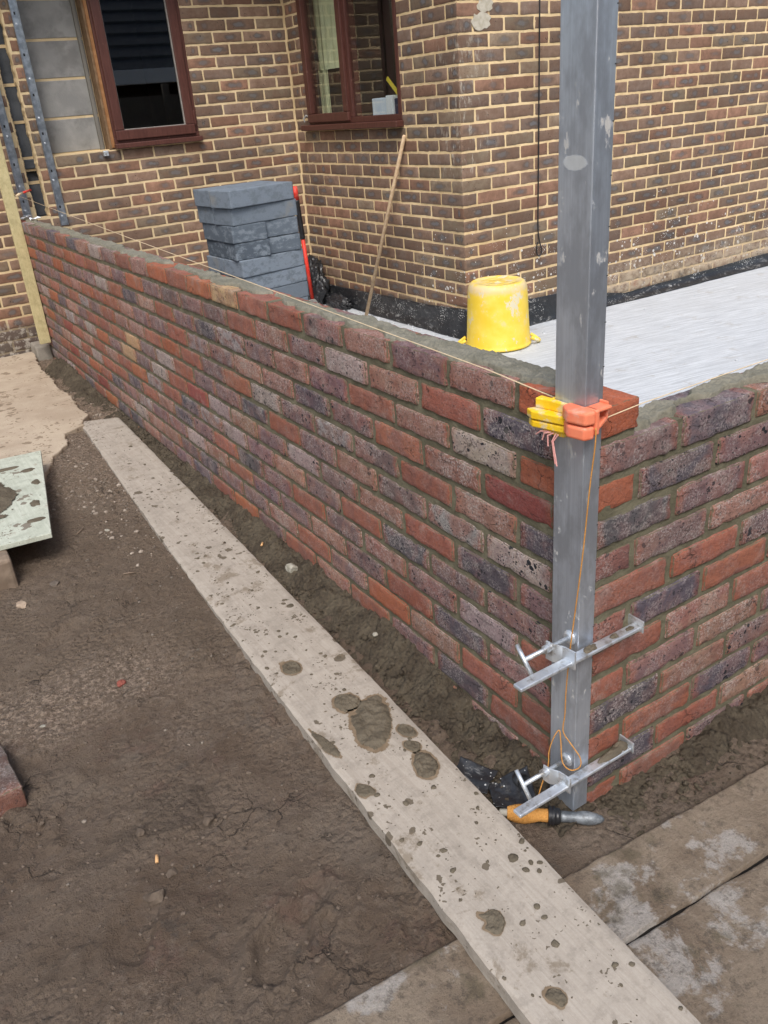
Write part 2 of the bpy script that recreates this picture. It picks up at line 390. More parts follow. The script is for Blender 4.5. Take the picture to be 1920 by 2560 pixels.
def mat_board(name, a, b, stain, speck=True, green=False):
    t = T(name); p = t.pos()
    gr = t.noise(t.vmath('MULTIPLY', p, (55., 2.2, 20.)), 1.5, 6, .65, 1.2)
    c = t.mix(t.ramp(gr, .3, .7), a, b)
    c = t.mix(t.mul(t.ramp(t.noise(p, 6, 6, .65), .45, .7), .45), c, tuple(v*.80 for v in a))
    c = t.mix(t.mul(t.ramp(t.noise(t.vmath('ADD', p, (2., 0., 0.)), 24, 8, .76), .48, .62), .5), c, tuple(v*.72 for v in a))
    c = t.mix(.35, c, t.mix(t.noise(p, 230, 3, .7), (.55, .55, .55), (1.45, 1.45, 1.45)), 'MULTIPLY')
    # cement film
    c = t.mix(t.mul(t.ramp(t.noise(p, 13, 6, .7), .5, .68), .35), c, tuple(min(1, v*1.12) for v in b))
    if speck:
        q = t.vmath('ADD', p, t.comb(t.mul(t.noise(p, 60, 3), .025), t.mul(t.noise(p, 57, 3), .025), 0.))
        d = t.math('LESS_THAN', t.vor(q, 19), t.mul(t.ramp(t.noise(p, 8, 3), .44, .74), .40))
        d2 = t.math('LESS_THAN', t.vor(q, 85), t.mul(t.ramp(t.noise(p, 14, 4), .42, .75), .40))
        c = t.mix(t.mul(t.math('MAXIMUM', d, d2), .85), c, stain)
        w = t.ramp(t.noise(t.vmath('ADD', p, (2.3, .7, 0.)), 7.5, 8, .74, .2), .57, .64)
        c = t.mix(t.mul(w, .62), c, tuple(v*1.75 for v in stain))
    h = t.math('ADD', gr, t.mul(t.noise(p, 150, 4), .5))
    return t.out(c, .85, t.bump(h, .25, .003), spec=.2)
M['board'] = mat_board('weathered_scaffold_board', (.335, .293, .248), (.395, .352, .303), (.095, .074, .050))
M['mdf'] = mat_board('pale_green_board', (.40, .425, .35), (.50, .525, .45), (.16, .13, .10))
M['wet_edge'] = simple('damp_timber_stain', (.165, .118, .075), (.22, .165, .11), 60, .7)

def mat_alu():
    t = T('scratched_aluminium'); p = t.pos()
    s = t.noise(t.vmath('MULTIPLY', p, (130., 130., 1.6)), 1.4, 5, .7)
    bl = t.noise(t.vmath('MULTIPLY', p, (9., 9., 4.)), 1.2, 5, .65)
    c = t.mix(t.ramp(s, .2, .8), (.44, .485, .555), (.59, .645, .73))
    c = t.mix(t.mul(t.ramp(bl, .42, .6), .8), c, (.33, .35, .39))
    f = t.mul(t.ramp(t.noise(t.vmath('MULTIPLY', p, (16., 16., 8.)), 1.6, 6, .75), .585, .65), .8)
    c = t.mix(f, c, (.52, .50, .46))
    d_ = t.vmath('LENGTH', t.vmath('DIVIDE', t.vmath('SUBTRACT', p, (-.04, .034, 1.372)), (.02, .026, .011)))
    f = t.math('MAXIMUM', f, t.mul(t.ramp(t.math('ADD', d_, t.mul(t.math('SUBTRACT', t.noise(p, 70, 4), .5), .8)), 1.1, .9), .75)); c = t.mix(t.mul(t.ramp(t.math('ADD', d_, t.mul(t.noise(p, 70, 4), .6)), 1.4, 1.2), .6), c, (.50, .50, .47))
    sc = t.mul(t.ramp(t.noise(t.vmath('MULTIPLY', p, (300., 240., 24.)), 1., 3, .6, 2.), .68, .74), .6)
    c = t.mix(sc, c, (.72, .72, .72))
    rough = t.math('ADD', t.ramp(bl, .3, .7, .34, .5), t.mul(f, .5))
    return t.out(c, rough, t.bump(s, .08, .002), t.math('SUBTRACT', .74, t.mul(f, .65)), .5)
M['alu'] = mat_alu()
M['galv'] = simple('galvanised_steel', (.60, .64, .69), (.74, .78, .82), 28, .42, .75, .05, 90, .5, dirt=(.26, .23, .19), dirtscale=34, dirtamt=.75)
M['channel'] = simple('stainless_channel', (.32, .35, .39), (.52, .56, .61), 30, .32, .85, .05, 90, .5)
M['foil'] = simple('torn_white_film', (.75, .8, .85), (.85, .88, .9), 60, .35)

def mat_bucket():
    t = T('yellow_plastic'); p = t.pos(); xyz = t.sep(p)
    c = t.mix(t.ramp(t.noise(p, 7, 5), .35, .65), (.80, .55, .04), (.84, .62, .10))
    n = t.noise(p, 14, 6, .7)
    top = t.ramp(xyz[2], .38, .46)
    c = t.mix(t.mul(t.ramp(t.math('ADD', n, t.mul(top, .13)), .55, .68), .6), c, (.70, .56, .30))
    c = t.mix(t.mul(t.ramp(t.noise(t.vmath('MULTIPLY', t.vmath('ADD', p, (1.3, .4, 0.)), (1., 1., .6)), 11, 9, .75), .56, .60), .8), c, (.62, .60, .52))
    rim = t.mul(t.ramp(xyz[2], .41, .44), t.ramp(xyz[2], .475, .455))
    c = t.mix(t.mul(rim, .55), c, (.62, .50, .36))
    return t.out(c, .5, t.bump(t.noise(p, 60, 5), .12, .004), spec=.35)
M['bucket'] = mat_bucket()
M['yellow'] = simple('yellow_block_plastic', (.80, .50, .015), (.85, .56, .03), 20, .45, dirt=(.52, .53, .52), dirtscale=38, dirtamt=.7)
M['orange'] = simple('coral_block_plastic', (.78, .19, .10), (.82, .24, .13), 20, .5, dirt=(.70, .42, .33), dirtscale=45, dirtamt=.5)
M['twine'] = simple('orange_twine', (.50, .225, .05), (.62, .31, .085), 300, .8, bump=.5, bscale=700)
M['cream'] = simple('cream_line', (.62, .48, .30), (.72, .58, .40), 300, .8)
M['pink'] = simple('pink_frayed_line', (.66, .30, .28), (.72, .38, .34), 300, .8)
M['blackplastic'] = simple('black_plastic', (.012, .012, .014), (.02, .02, .022), 20, .35, spec=.5)

def mat_membrane(name, amt):
    t = T(name); p = t.pos()
    c = t.mix(t.noise(p, 6, 4), (.012, .013, .015), (.028, .029, .033))
    d = t.ramp(t.noise(t.vmath('MULTIPLY', p, (1., 1., 2.4)), 17, 9, .78, .4), .54, .66)
    pt = t.ramp(t.noise(p, 3.2, 4), .38, .62)
    c = t.mix(t.mul(t.mul(d, pt), amt), c, (.42, .42, .41))
    v = t.math('LESS_THAN', t.vor(p, 85), t.mul(t.ramp(t.noise(p, 8, 3), .4, .65), .3))
    c = t.mix(t.mul(v, amt), c, (.55, .55, .53))
    return t.out(c, t.ramp(d, 0., 1., .32, .7), t.bump(t.noise(p, 22, 5, .6), .5, .01), spec=.5)
M['membrane'] = mat_membrane('dusty_black_membrane', .8)
M['membrane_clean'] = mat_membrane('black_polythene', .22)

def mat_block():
    t = T('grey_aerated_block'); p = t.vmath('ADD', t.pos(), t.attr('brnd'))
    tone = t.sep(t.attr('par'))
    c = t.mix(tone[0], (.068, .084, .104), (.215, .253, .30))
    c = t.mix(t.mul(t.ramp(t.noise(t.vmath('MULTIPLY', p, (1., 1., 1.8)), 15, 8, .72), .47, .60), .7), c, t.mix(tone[1], (.07, .085, .10), (.26, .30, .345)))
    c = t.mix(t.mul(t.ramp(t.noise(p, 5, 4), .6, .72), .5), c, (.25, .225, .18))
    c = t.mix(.4, c, t.mix(t.noise(p, 130, 4, .7), (.65, .65, .65), (1.35, 1.35, 1.35)), 'MULTIPLY')
    return t.out(c, .9, t.bump(t.noise(p, 160, 5, .7), .45, .003), spec=.2)
M['block'] = mat_block()
M['inner_block'] = simple('house_inner_block', (.225, .222, .215), (.29, .285, .27), 7, .92, bump=.4, bscale=170, dirt=(.13, .125, .12), dirtscale=5)
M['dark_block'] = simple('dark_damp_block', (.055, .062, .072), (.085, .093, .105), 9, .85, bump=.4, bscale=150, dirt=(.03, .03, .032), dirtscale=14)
M['timber'] = mat_board('treated_batten', (.42, .36, .19), (.52, .45, .26), (.2, .15, .08), speck=False)
M['pole'] = simple('wooden_pole', (.54, .38, .23), (.66, .49, .32), 45, .6, bump=.1)
M['old_timber'] = simple('weathered_timber', (.17, .125, .09), (.26, .20, .15), 14, .85, bump=.3, bscale=60, dirt=(.10, .08, .065))
def mat_frame():
    t = T('mahogany_stained_frame'); p = t.pos()
    g = t.noise(t.vmath('MULTIPLY', p, (70., 70., 6.)), 1.5, 5, .65)
    c = t.mix(t.ramp(g, .3, .7), (.066, .023, .017), (.100, .037, .028))
    c = t.mix(t.mul(t.ramp(t.noise(p, 25, 5, .7), .62, .7), .25), c, (.28, .17, .13))
    return t.out(c, .42, t.bump(g, .1, .002), spec=.45)
M['frame'] = mat_frame()
M['side_board'] = simple('brown_reveal_board', (.14, .085, .045), (.20, .13, .075), 30, .7, bump=.2)
M['seal'] = simple('glazing_seal', (.25, .24, .22), (.32, .30, .28), 30, .6)

def mat_glass():
    m = bpy.data.materials.new('window_glass'); m.use_nodes = True; t = m.node_tree; n = t.nodes
    n.remove(n['Principled BSDF']); o = n['Material Output']
    tr = n.new('ShaderNodeBsdfTransparent'); tr.inputs[0].default_value = (.95, .97, .96, 1)
    gl = n.new('ShaderNodeBsdfGlossy'); gl.inputs['Roughness'].default_value = .004
    fr = n.new('ShaderNodeFresnel'); fr.inputs['IOR'].default_value = 2.25
    mx = n.new('ShaderNodeMixShader'); ge = n.new('ShaderNodeNewGeometry'); iv = n.new('ShaderNodeMath'); iv.operation = 'SUBTRACT'; iv.inputs[0].default_value = 1; t.links.new(ge.outputs['Backfacing'], iv.inputs[1])
    ml = n.new('ShaderNodeMath'); ml.operation = 'MULTIPLY'; t.links.new(fr.outputs[0], ml.inputs[0]); t.links.new(iv.outputs[0], ml.inputs[1])
    t.links.new(ml.outputs[0], mx.inputs[0]); t.links.new(tr.outputs[0], mx.inputs[1]); t.links.new(gl.outputs[0], mx.inputs[2])
    t.links.new(mx.outputs[0], o.inputs[0]); return m
M['glass'] = mat_glass()
M['plaster'] = simple('room_plaster', (.16, .15, .135), (.18, .17, .15), 5, .9)
M['carpet'] = simple('room_carpet', (.06, .055, .05), (.08, .07, .06), 20, .95)
M['roof'] = simple('roof_tile', (.075, .082, .095), (.11, .12, .135), 12, .85, bump=.3, bscale=40)
M['white_paint'] = simple('white_gutter_paint', (.82, .86, .9), (.88, .9, .93), 12, .5)
M['fence'] = simple('dark_fence_timber', (.11, .095, .08), (.17, .145, .12), 18, .85, bump=.3, bscale=60)
M['red_grip'] = simple('red_handle', (.62, .035, .02), (.70, .05, .03), 25, .45, dirt=(.45, .30, .26), dirtscale=20, dirtamt=.35)
M['steel'] = simple('worn_steel', (.26, .26, .25), (.42, .42, .40), 30, .55, .5, .2, 90)
M['lead'] = simple('dull_grey_metal', (.10, .112, .125), (.24, .26, .28), 55, .5, .4, .35, 160, dirt=(.09, .095, .10), dirtscale=70, dirtamt=.7)
M['stone_beige'] = simple('beige_stone', (.27, .20, .15), (.36, .28, .21), 40, .9, bump=.5)
M['stone_brown'] = simple('muddy_stone', (.10, .08, .065), (.135, .11, .09), 40, .9, bump=.5)
M['stone_pale'] = simple('pale_mortar_lump', (.25, .235, .19), (.38, .36, .31), 60, .9, bump=.6)
M['stone_red'] = simple('brick_chip_red', (.20, .055, .04), (.25, .08, .06), 60, .9, bump=.5)
M['clod'] = simple('mud_clod', (.085, .063, .047), (.12, .092, .070), 40, .9, bump=.7, bscale=90)
M['butt'] = simple('cigarette_paper', (.58, .33, .15), (.66, .40, .2), 200, .8)
M['curtain'] = simple('pale_green_curtain', (.66, .68, .42), (.72, .74, .48), 12, .85)
M['box_blue'] = simple('pale_blue_box', (.62, .72, .86), (.72, .80, .90), 14, .5)
M['paper'] = simple('white_card', (.78, .82, .86), (.84, .87, .9), 14, .7)
M['navy'] = simple('navy_folder', (.02, .03, .06), (.03, .04, .08), 14, .6)
M['yellow_card'] = simple('yellow_card', (.75, .58, .06), (.8, .64, .1), 14, .6)
M['end_block'] = simple('pale_grey_concrete', (.22, .20, .17), (.30, .27, .23), 18, .9, bump=.4, dirt=(.15, .135, .115))

# ------------------------------------------------------------------ rounded brick template
def box_template(us, vs, ws):
    """surface grid of a [-1,1]^3 box: x along the length, y depth, z height; returns unit points and quads"""
    V = {}; P = []; Q = []
    def vid(a, b, c):
        k = (round(a,5), round(b,5), round(c,5))
        if k not in V: V[k] = len(P); P.append(k)
        return V[k]
    for s in (-1, 1):
        for i in range(len(us)-1):
            for j in range(len(ws)-1):
                q = [vid(us[i], s, ws[j]), vid(us[i+1], s, ws[j]), vid(us[i+1], s, ws[j+1]), vid(us[i], s, ws[j+1])]; Q.append(q if s < 0 else q[::-1])
            for j in range(len(vs)-1):
                q = [vid(us[i], vs[j], s), vid(us[i+1], vs[j], s), vid(us[i+1], vs[j+1], s), vid(us[i], vs[j+1], s)]; Q.append(q if s > 0 else q[::-1])
        for i in range(len(vs)-1):
            for j in range(len(ws)-1):
                q = [vid(s, vs[i], ws[j]), vid(s, vs[i+1], ws[j]), vid(s, vs[i+1], ws[j+1]), vid(s, vs[i], ws[j+1])]; Q.append(q if s > 0 else q[::-1])
    return np.array(P, float), np.array(Q, int)

def axis(n, edge):
    inner = np.linspace(-1 + edge, 1 - edge, n); return [-1.] + list(inner) + [1.]
T_FINE = box_template(axis(15, .04), axis(5, .08), axis(6, .12))
T_MED = box_template(axis(8, .04), [-1., -.9, .9, 1.], axis(4, .12))

class Bricks:
    def __init__(s): s.V = []; s.Q = []; s.A = []; s.B = []; s.P = []; s.U = []; s.R = []; s.n = 0
    def add(s, tmpl, c, half, rotz, colA, colB, par, r=.004, rough=.0012, jit=.0015, tilt=.004, chip=0.):
        T0, Q = tmpl; h = np.array(half) + RNG.uniform(-jit, jit, 3) * np.array([1, .3, 1])
        off = RNG.uniform(-50, 50, 3)
        p = T0 * h
        core = np.clip(p, -(h - r), h - r); d = p - core; L = np.linalg.norm(d, axis=1, keepdims=True); L[L < 1e-9] = 1
        p = core + d / L * np.minimum(L, r)
        nz = np.stack([fbm((p + off) * f, 2, k) for k, f in ((1, 55), (2, 60), (3, 65))], 1)
        edge = (np.abs(T0) > .85).sum(1, keepdims=True) >= 2
        p = p + nz * rough * (1 + 1.6 * edge)
        if chip:
            ch = np.clip(fbm((p + off) * 48, 2, 9) - .15, 0, 1)[:, None] * edge * chip
            p = p - np.sign(T0) * ch * (np.abs(T0) > .85)
        tl = RNG.uniform(-tilt, tilt); ca, sa = math.cos(tl), math.sin(tl)
        p = np.stack([p[:,0]*ca - p[:,2]*sa, p[:,1], p[:,0]*sa + p[:,2]*ca], 1)
        p[:,1] += RNG.uniform(-.001, .001)
        ca, sa = math.cos(rotz), math.sin(rotz)
        w = np.stack([p[:,0]*ca - p[:,1]*sa, p[:,0]*sa + p[:,1]*ca, p[:,2]], 1) + np.array(c)
        n = len(w)
        s.V.append(w); s.Q.append(Q + s.n); s.n += n
        s.A.append(np.tile([*colA, 1], (n,1))); s.B.append(np.tile([*colB, 1], (n,1))); s.P.append(np.tile(par, (n,1))); s.U.append(T0); s.R.append(np.tile(off, (n,1)))
    def build(s, name, mat, parent=None):
        me = np_mesh(name, np.vstack(s.V), np.vstack(s.Q), dict(colA=('FLOAT_COLOR', np.vstack(s.A)), colB=('FLOAT_COLOR', np.vstack(s.B)),
             par=('FLOAT_VECTOR', np.vstack(s.P)), buv=('FLOAT_VECTOR', np.vstack(s.U)), brnd=('FLOAT_VECTOR', np.vstack(s.R))))
        return link(name, me, mat, parent, smooth=True)

# ================================================================== NEW GARDEN WALL
# outer corner of the L at the origin: one leg runs along +Y (face towards -X), the other along +X (face towards -Y)
ZT, G = .975, .0743
YB, XI, YC = 5.228, 2.167, 3.198          # house: back wall face, return wall face, front wall face
GH, ZH0 = .075, 2.0394                     # house course gauge and centre of a reference course
SLAB = .085
PAL = {   # colour A, colour B, (mix, spots, sandy bloom)
 'R': ((.275,.105,.070), (.21,.105,.09), (.55,.15,.25)),
 'O': ((.325,.115,.060), (.27,.11,.075), (.5,.10,.12)),
 'M': ((.235,.070,.060), (.21,.072,.066), (.4,.10,.10)),
 'K': ((.290,.165,.130), (.25,.12,.095), (.8,.55,.75)),
 'V': ((.165,.105,.108), (.25,.13,.11), (.7,.85,.60)),
 'D': ((.092,.080,.095), (.19,.12,.115), (.6,.95,.70)),
 'L': ((.315,.245,.225), (.24,.18,.175), (.7,1.0,.80)),
 'Q': ((.44,.125,.060), (.36,.11,.06), (.4,.12,.15)),
 'B': ((.420,.290,.160), (.36,.22,.14), (.7,.35,.30)),
 'W': ((.255,.225,.225), (.21,.115,.095), (1.,.75,.80)),
}
KIND = ['Q', 'K', 'V', 'R', 'B', 'W', 'L', 'D', 'O', 'M']
near_left = [[0, 1, 2, 1, 2, 3, 3, 4], [7, 3, 1, 6, 2, 1, 3, 2], [8, 6, 1, 3, 2, 1, 2, 5], [9, 1, 3, 2, 7, 1, 1, 2], [7, 1, 3, 2, 5, 2, 6, 3], [6, 5, 2, 1, 2, 3, 7, 2],
             [2, 7, 3, 1, 2, 6, 2, 1], [2, 2, 7, 3, 2, 1, 2, 6], [3, 6, 2, 1, 2, 3, 2, 7], [2, 7, 3, 2, 1, 2, 2, 3], [3, 3, 1, 8, 2, 3, 1, 2], [3, 7, 2, 3, 1, 3, 2, 8], [3, 2, 3, 7, 3, 1, 2, 3], [2, 3, 7, 3, 2, 3, 3, 2]]
near_right = [[8], [2, 7, 1, 2, 3, 2], [8, 7, 2, 2, 1, 2], [7, 2, 1, 3, 7, 2], [1, 2, 1, 2, 3, 1], [3, 3, 2, 7, 2, 3], [1, 7, 3, 1, 2, 3], [3, 1, 3, 2, 7, 1], [3, 2, 1, 7, 3, 2], [7, 1, 2, 3, 1, 7], [3, 3, 7, 2, 3, 1], [7, 3, 1, 2, 2, 3], [2, 3, 2, 3, 7, 2], [3, 2, 7, 3, 3, 2]]
pick = np.random.default_rng(4)
def row_kinds(near): return [KIND[k] for k in near] + [KIND[k] for k in pick.choice(10, 24, p=[0, .23, .28, .235, .008, .045, .06, .07, .052, .02])]
left_rows = [row_kinds(r) for r in near_left]; right_rows = [row_kinds(r) for r in near_right]

wall = empty('brick_wall', (0, 0, 0), 'L shaped new brick wall of mixed red and purple reclaimed bricks with fresh mortar', 'brick wall')
bk = Bricks()
def jc(c):
    k = RNG.normal(1, .085); return tuple(max(.01, v * k * RNG.normal(1, .03)) for v in c)
def new_brick(k, c, half, rz, fine=True):
    a, b, p = PAL[k]; p = tuple(np.clip(np.array(p) * RNG.uniform(.7, 1.25, 3), 0, 1))
    a = tuple(.96*v for v in a); b = tuple(.96*v for v in b)
    bk.add(T_FINE if fine else T_MED, c, half, rz, jc(a), jc(b), p, r=.0042, rough=.0010, jit=.0022, tilt=.006, chip=.0045)
NR = 14
for r in range(NR):
    z = ZT - .0325 - G*r; hz = .0300
    even = r % 2 == 0
    # left leg (along Y). local x -> world -Y ... use rotz = -90 so the face y=-1 looks to -X
    rz = -math.pi/2
    y = 0.; row = left_rows[r]; i = 0
    if not even: y = .1125                      # the header of the other leg fills the corner
    if even:
        ys = .0
    while y < YB - .01:
        L = .215
        if y + L > YB - .005: L = YB - .006 - y
        if L > .03:
            new_brick(row[i % len(row)], (.05125, y + L/2, z), (L/2 - .0026, .05125, hz), rz, fine=(y < 2.6))
        y += .225; i += 1
    # right leg (along X)
    if r == 0: continue
    row = right_rows[r]; x = 0. if not even else .1125; i = 0
    if even: i = 1
    while x < 2.0:
        new_brick(row[i % len(row)], (x + .1075, .05125, z), (.1050, .05125, hz), 0., fine=True)
        x += .225; i += 1
bk_o = bk.build('brickwork', M['new_brick'], wall)

# solid mortar core, its faces struck back 4 mm from the brick faces
def core_grid(x0, y0, x1, y1, z0, z1, name):
    """vertical sheet with the slight unevenness of struck joints"""
    L = math.hypot(x1-x0, y1-y0); n = int(L/.008); m = int((z1-z0)/.008)
    s, zz = np.meshgrid(np.linspace(0, 1, n), np.linspace(z0, z1, m))
    X = x0 + (x1-x0)*s; Y = y0 + (y1-y0)*s
    d = fbm(np.stack([X*30, Y*30, zz*30], -1), 3, 31) * .0028
    nx, ny = (y1-y0)/L, -(x1-x0)/L
    return X + nx*d, Y + ny*d, zz
V = []; Q = []; n0 = 0
for (a, b, c, d, z0, z1) in ((.0052, YB-.001, .0052, .0055, -.1, ZT-.004), (.0055, .0052, 2.03, .0052, -.1, ZT-G-.004)):
    X, Y, Z = core_grid(a, b, c, d, z0, z1, 'core'); ny, nx = X.shape; i = np.arange(ny*nx).reshape(ny, nx) + n0
    V.append(np.stack([X, Y, Z], -1).reshape(-1, 3)); Q.append(np.stack([i[:-1,:-1], i[:-1,1:], i[1:,1:], i[1:,:-1]], -1).reshape(-1, 4)); n0 += nx*ny
me = np_mesh('mortar_joints', np.vstack(V), np.vstack(Q)); link('mortar_joints', me, M['joint'], wall, smooth=True)
mb = MB(); mb.box((.008, .108, -.1), (.0985, YB-.001, ZT-.005)); mb.box((.008, .008, -.1), (2.03, .0985, ZT-G-.005)); mb.box((.008, .0985, -.1), (.0985, .108, ZT-.005))
mb.box((.008, .008, ZT-G-.005), (.0985, .0985, ZT-.005))
mb.build('mortar_core', M['joint'], wall)

# wet mortar spread on the top of the last courses
def mortar_top(name, x0, x1, y0, y1, z, alongy, step, seed, hmax=.009):
    nx, ny = (int((x1-x0)/.0016), int((y1-y0)/.0042)) if alongy else (int((x1-x0)/.0042), int((y1-y0)/.0016))
    X, Y = np.meshgrid(np.linspace(x0, x1, nx), np.linspace(y0, y1, ny))
    a = (X - x0)/(x1-x0) if alongy else (Y - y0)/(y1-y0)
    P = np.stack([X, Y, X*0], -1)
    edge = fbm(P*14, 4, seed); f = fbm(P*5, 3, seed+3)
    lo = np.maximum(.09, .27 + .26*edge + .22*f); hi = .84 + .24*fbm(P*11, 3, seed+9)
    inside = np.minimum(a - lo, hi - a)
    h = np.clip(inside/.13 - 1.3*sstep(.22, .42, fbm(P*6.5, 3, seed+14)), -.6, 1)
    Z = z - .009 - .012*sstep(-.08, -.4, h) + (hmax + .006)*sstep(-.08, .45, h)*(1 + .40*fbm(P*40, 4, seed+20)) + .003*fbm(P*120, 3, seed+30)*sstep(-.05, .3, h)
    keep = h > -.55
    Z = Z + .0035*np.abs(fbm(P*70, 3, seed+41))*sstep(0, .3, h)
    me = grid_mesh(name, X, Y, Z, keep=keep)
    return link(name, me, M['bed'], wall, smooth=True)
mortar_top('mortar_bed', .0, .1025, .115, YB-.05, ZT, True, .0035, 3, .007)
o = mortar_top('mortar_bed', .108, 2.0, .0, .1025, ZT-G, False, .004, 8, .013)

# ================================================================== HOUSE
house = empty('brick_house', (XI, YB, 0), 'brown brick house with buff joints and dark red window frames', 'house')
hb = Bricks()
def hcol():
    a = random.random()
    base = (.178,.120,.088) if a < .4 else ((.225,.128,.088) if a < .62 else ((.150,.108,.085) if a < .85 else (.180,.138,.098)))
    k = 1.22*random.uniform(.70, 1.25); return tuple(v*k for v in base)
def house_brick(c, L, rz):
    if L < .02: return
    p0 = 1. if random.random() < .45 else 0.; p1 = 1. if random.random() < .3 else 0.
    ca = hcol()
    hb.add(T_MED, c, (L/2 - .0012, .02, .0312), rz, ca, ca, (p0*random.uniform(.5, 1), p1*random.uniform(.5, 1), random.uniform(-.35, .35)), r=.004, rough=.0011, jit=.0016)

def fill(row_span, cuts):
    """cut stretch [a,b] by the openings in cuts"""
    segs = [row_span]
    for c0, c1 in cuts:
        n = []
        for a, b in segs:
            if c1 <= a or c0 >= b: n.append((a, b)); continue
            if a < c0: n.append((a, c0))
            if b > c1: n.append((c1, b))
        segs = n
    return segs
# openings of the back wall: (x0, x1, z0, z1)
W1 = (.775, 1.385, 1.335, 2.48)
REC = (.30, .775, 1.327, 2.60)       # outer leaf taken down, inner blockwork visible
SLOT = (.150, .245, .965, 2.60)      # chase cut out for the new wall
W2 = (3.79, 5.00, 1.335, 2.48)
HTOP = 2.66
XB = 2.0394 - .0                      # perpend reference of the back wall (x = 1.4838 + .225 n)
rows = [ri for ri in range(-9, 28)]
for ri in rows:
    z = ZH0 - GH*ri
    if z - .033 > HTOP or z + .033 < -.15: continue
    zt, zb = z + .03, z - .03
    # --- back wall
    cuts = [(x0, x1) for (x0, x1, z0, z1) in (W1, REC, SLOT) if zt > z0 and zb < z1]
    x = 1.4838 - .225*21 + (.1125 if ri % 2 else 0)
    while x < XI:
        a, b = x + .005, x + .22
        a, b = max(a, -3.2), min(b, XI - .006)
        if b > a:
            for s0, s1 in fill((a, b), cuts): house_brick(((s0+s1)/2, YB + .02, z), s1 - s0, 0.)
        x += .225
    # --- return wall (faces -X), from the inner corner to the outside corner
    y = YC + .0 + (.22 if ri % 2 else .1075) - .225
    cuts = [(W2[0], W2[1])] if zt > W2[2] and zb < W2[3] else []
    while y < YB:
        a, b = max(y + .005, YC), min(y + .22, YB - .004)
        if b > a:
            for s0, s1 in fill((a, b), cuts): house_brick((XI + .02, (s0+s1)/2, z), s1 - s0, -math.pi/2)
        y += .225
    # --- front wall (faces -Y)
    x = XI + (.1075 if ri % 2 else .22) - .225
    while x < 7.2:
        a, b = max(x + .005, XI + .0005), x + .22
        if b > a: house_brick(((a+b)/2, YC + .02, z), b - a, 0.)
        x += .225
hb.build('brickwork', M['house_brick'], house)
# buff mortar backing, flush to 3 mm behind the faces, left open at the openings
mb = MB(); f = .0028
def backing(x0, x1, z0, z1): mb.box((x0, YB + f, z0), (x1, YB + .035, z1))
backing(-3.2, SLOT[0], -.2, HTOP); backing(SLOT[0], SLOT[1], -.2, SLOT[2]); backing(SLOT[1], REC[0], -.2, HTOP)
backing(REC[0], W1[0], -.2, REC[2]); backing(W1[0], W1[1], -.2, W1[2]); backing(W1[1], XI + .03, -.2, HTOP); backing(W1[0], W1[1], W1[3], HTOP)
def backing2(y0, y1, z0, z1): mb.box((XI + f, y0, z0), (XI + .035, y1, z1))
backing2(YC + .036, W2[0], -.2, HTOP); backing2(W2[0], W2[1], -.2, W2[2]); backing2(W2[0], W2[1], W2[3], HTOP); backing2(W2[1], YB + f - .0005, -.2, HTOP)
mb.box((XI + f, YC + f, -.2), (7.2, YC + .0355, HTOP))
mb.build('mortar_joints', M['buff_mortar'], house)

# ragged brown mortar and dark blocks in the cut chase
mb = MB()
zz = SLOT[2]
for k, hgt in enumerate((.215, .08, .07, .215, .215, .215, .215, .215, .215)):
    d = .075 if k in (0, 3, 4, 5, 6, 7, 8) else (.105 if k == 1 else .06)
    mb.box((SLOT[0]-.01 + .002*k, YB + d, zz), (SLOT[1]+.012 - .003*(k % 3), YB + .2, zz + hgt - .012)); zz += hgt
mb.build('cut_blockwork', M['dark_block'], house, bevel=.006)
zz = SLOT[2]
for hgt in (.215, .08, .07, .215, .215, .215, .215, .215, .215):
    zz += hgt; MB().box((SLOT[0]-.01, YB + .072, zz - .014), (SLOT[1]+.01, YB + .15, zz + .004)).build('bed_joint', M['buff_mortar'], house)
for side, x in ((1, SLOT[1]), (-1, SLOT[0])):      # ragged mortar along the cut arrises
    zz, dd = np.meshgrid(np.linspace(SLOT[2], HTOP, 300), np.linspace(0, 1, 8)); P = np.stack([zz*0 + side, dd*2, zz*30], -1)
    X = x - side*(.004 + .010*fbm(P, 3, 140 + side) + .006*np.abs(fbm(P*3, 2, 150))); Y = YB + .0015 + .075*dd + .004*fbm(P*2, 2, 160)
    X[0] = x + side*.003; me = grid_mesh('broken_mortar', X, Y, zz); o = link('broken_mortar', me, M['buff_mortar'], house, smooth=True)
    m = o.modifiers.new('solid', 'SOLIDIFY'); m.thickness = .004
# pale inner blockwork seen where the outer leaf is missing
mb = MB(); YR = YB + .115
tops = [1.327, 1.542, 1.772, 1.998, 2.222, 2.45, 2.62]
for a, b in zip(tops[:-1], tops[1:]):
    off = .0 if tops.index(a) % 2 else .03
    mb.box((REC[0] + .03 + off, YR, a + .010), (REC[1] - .04, YR + .1, b - .006))
mb.build('inner_blockwork', M['inner_block'], house, bevel=.003)
mb = MB(); mb.box((REC[0] - .005, YR + .004, REC[2] - .01), (REC[1] - .036, YR + .09, HTOP)); mb.box((REC[0] - .002, YB + .02, REC[2]), (REC[0] + .032, YR + .05, HTOP))
mb.box((REC[0], YB + .036, REC[2] - .02), (REC[1] - .036, YR + .05, REC[2] + .004))
mb.build('blockwork_mortar', M['buff_mortar'], house)
mb = MB(); mb.box((REC[1] - .036, YB + .012, REC[2] + .004), (REC[1] - .002, YR + .06, HTOP)); mb.build('reveal_board', M['side_board'], house, bevel=.002)
mb = MB(); mb.box((REC[1] - .022, YB - .002, REC[2] + .012), (REC[1] - .003, YB + .012, HTOP)); mb.build('reveal_trim', simple('orange_brown_trim', (.26,.12,.045), (.32,.16,.07), 30, .6), house)

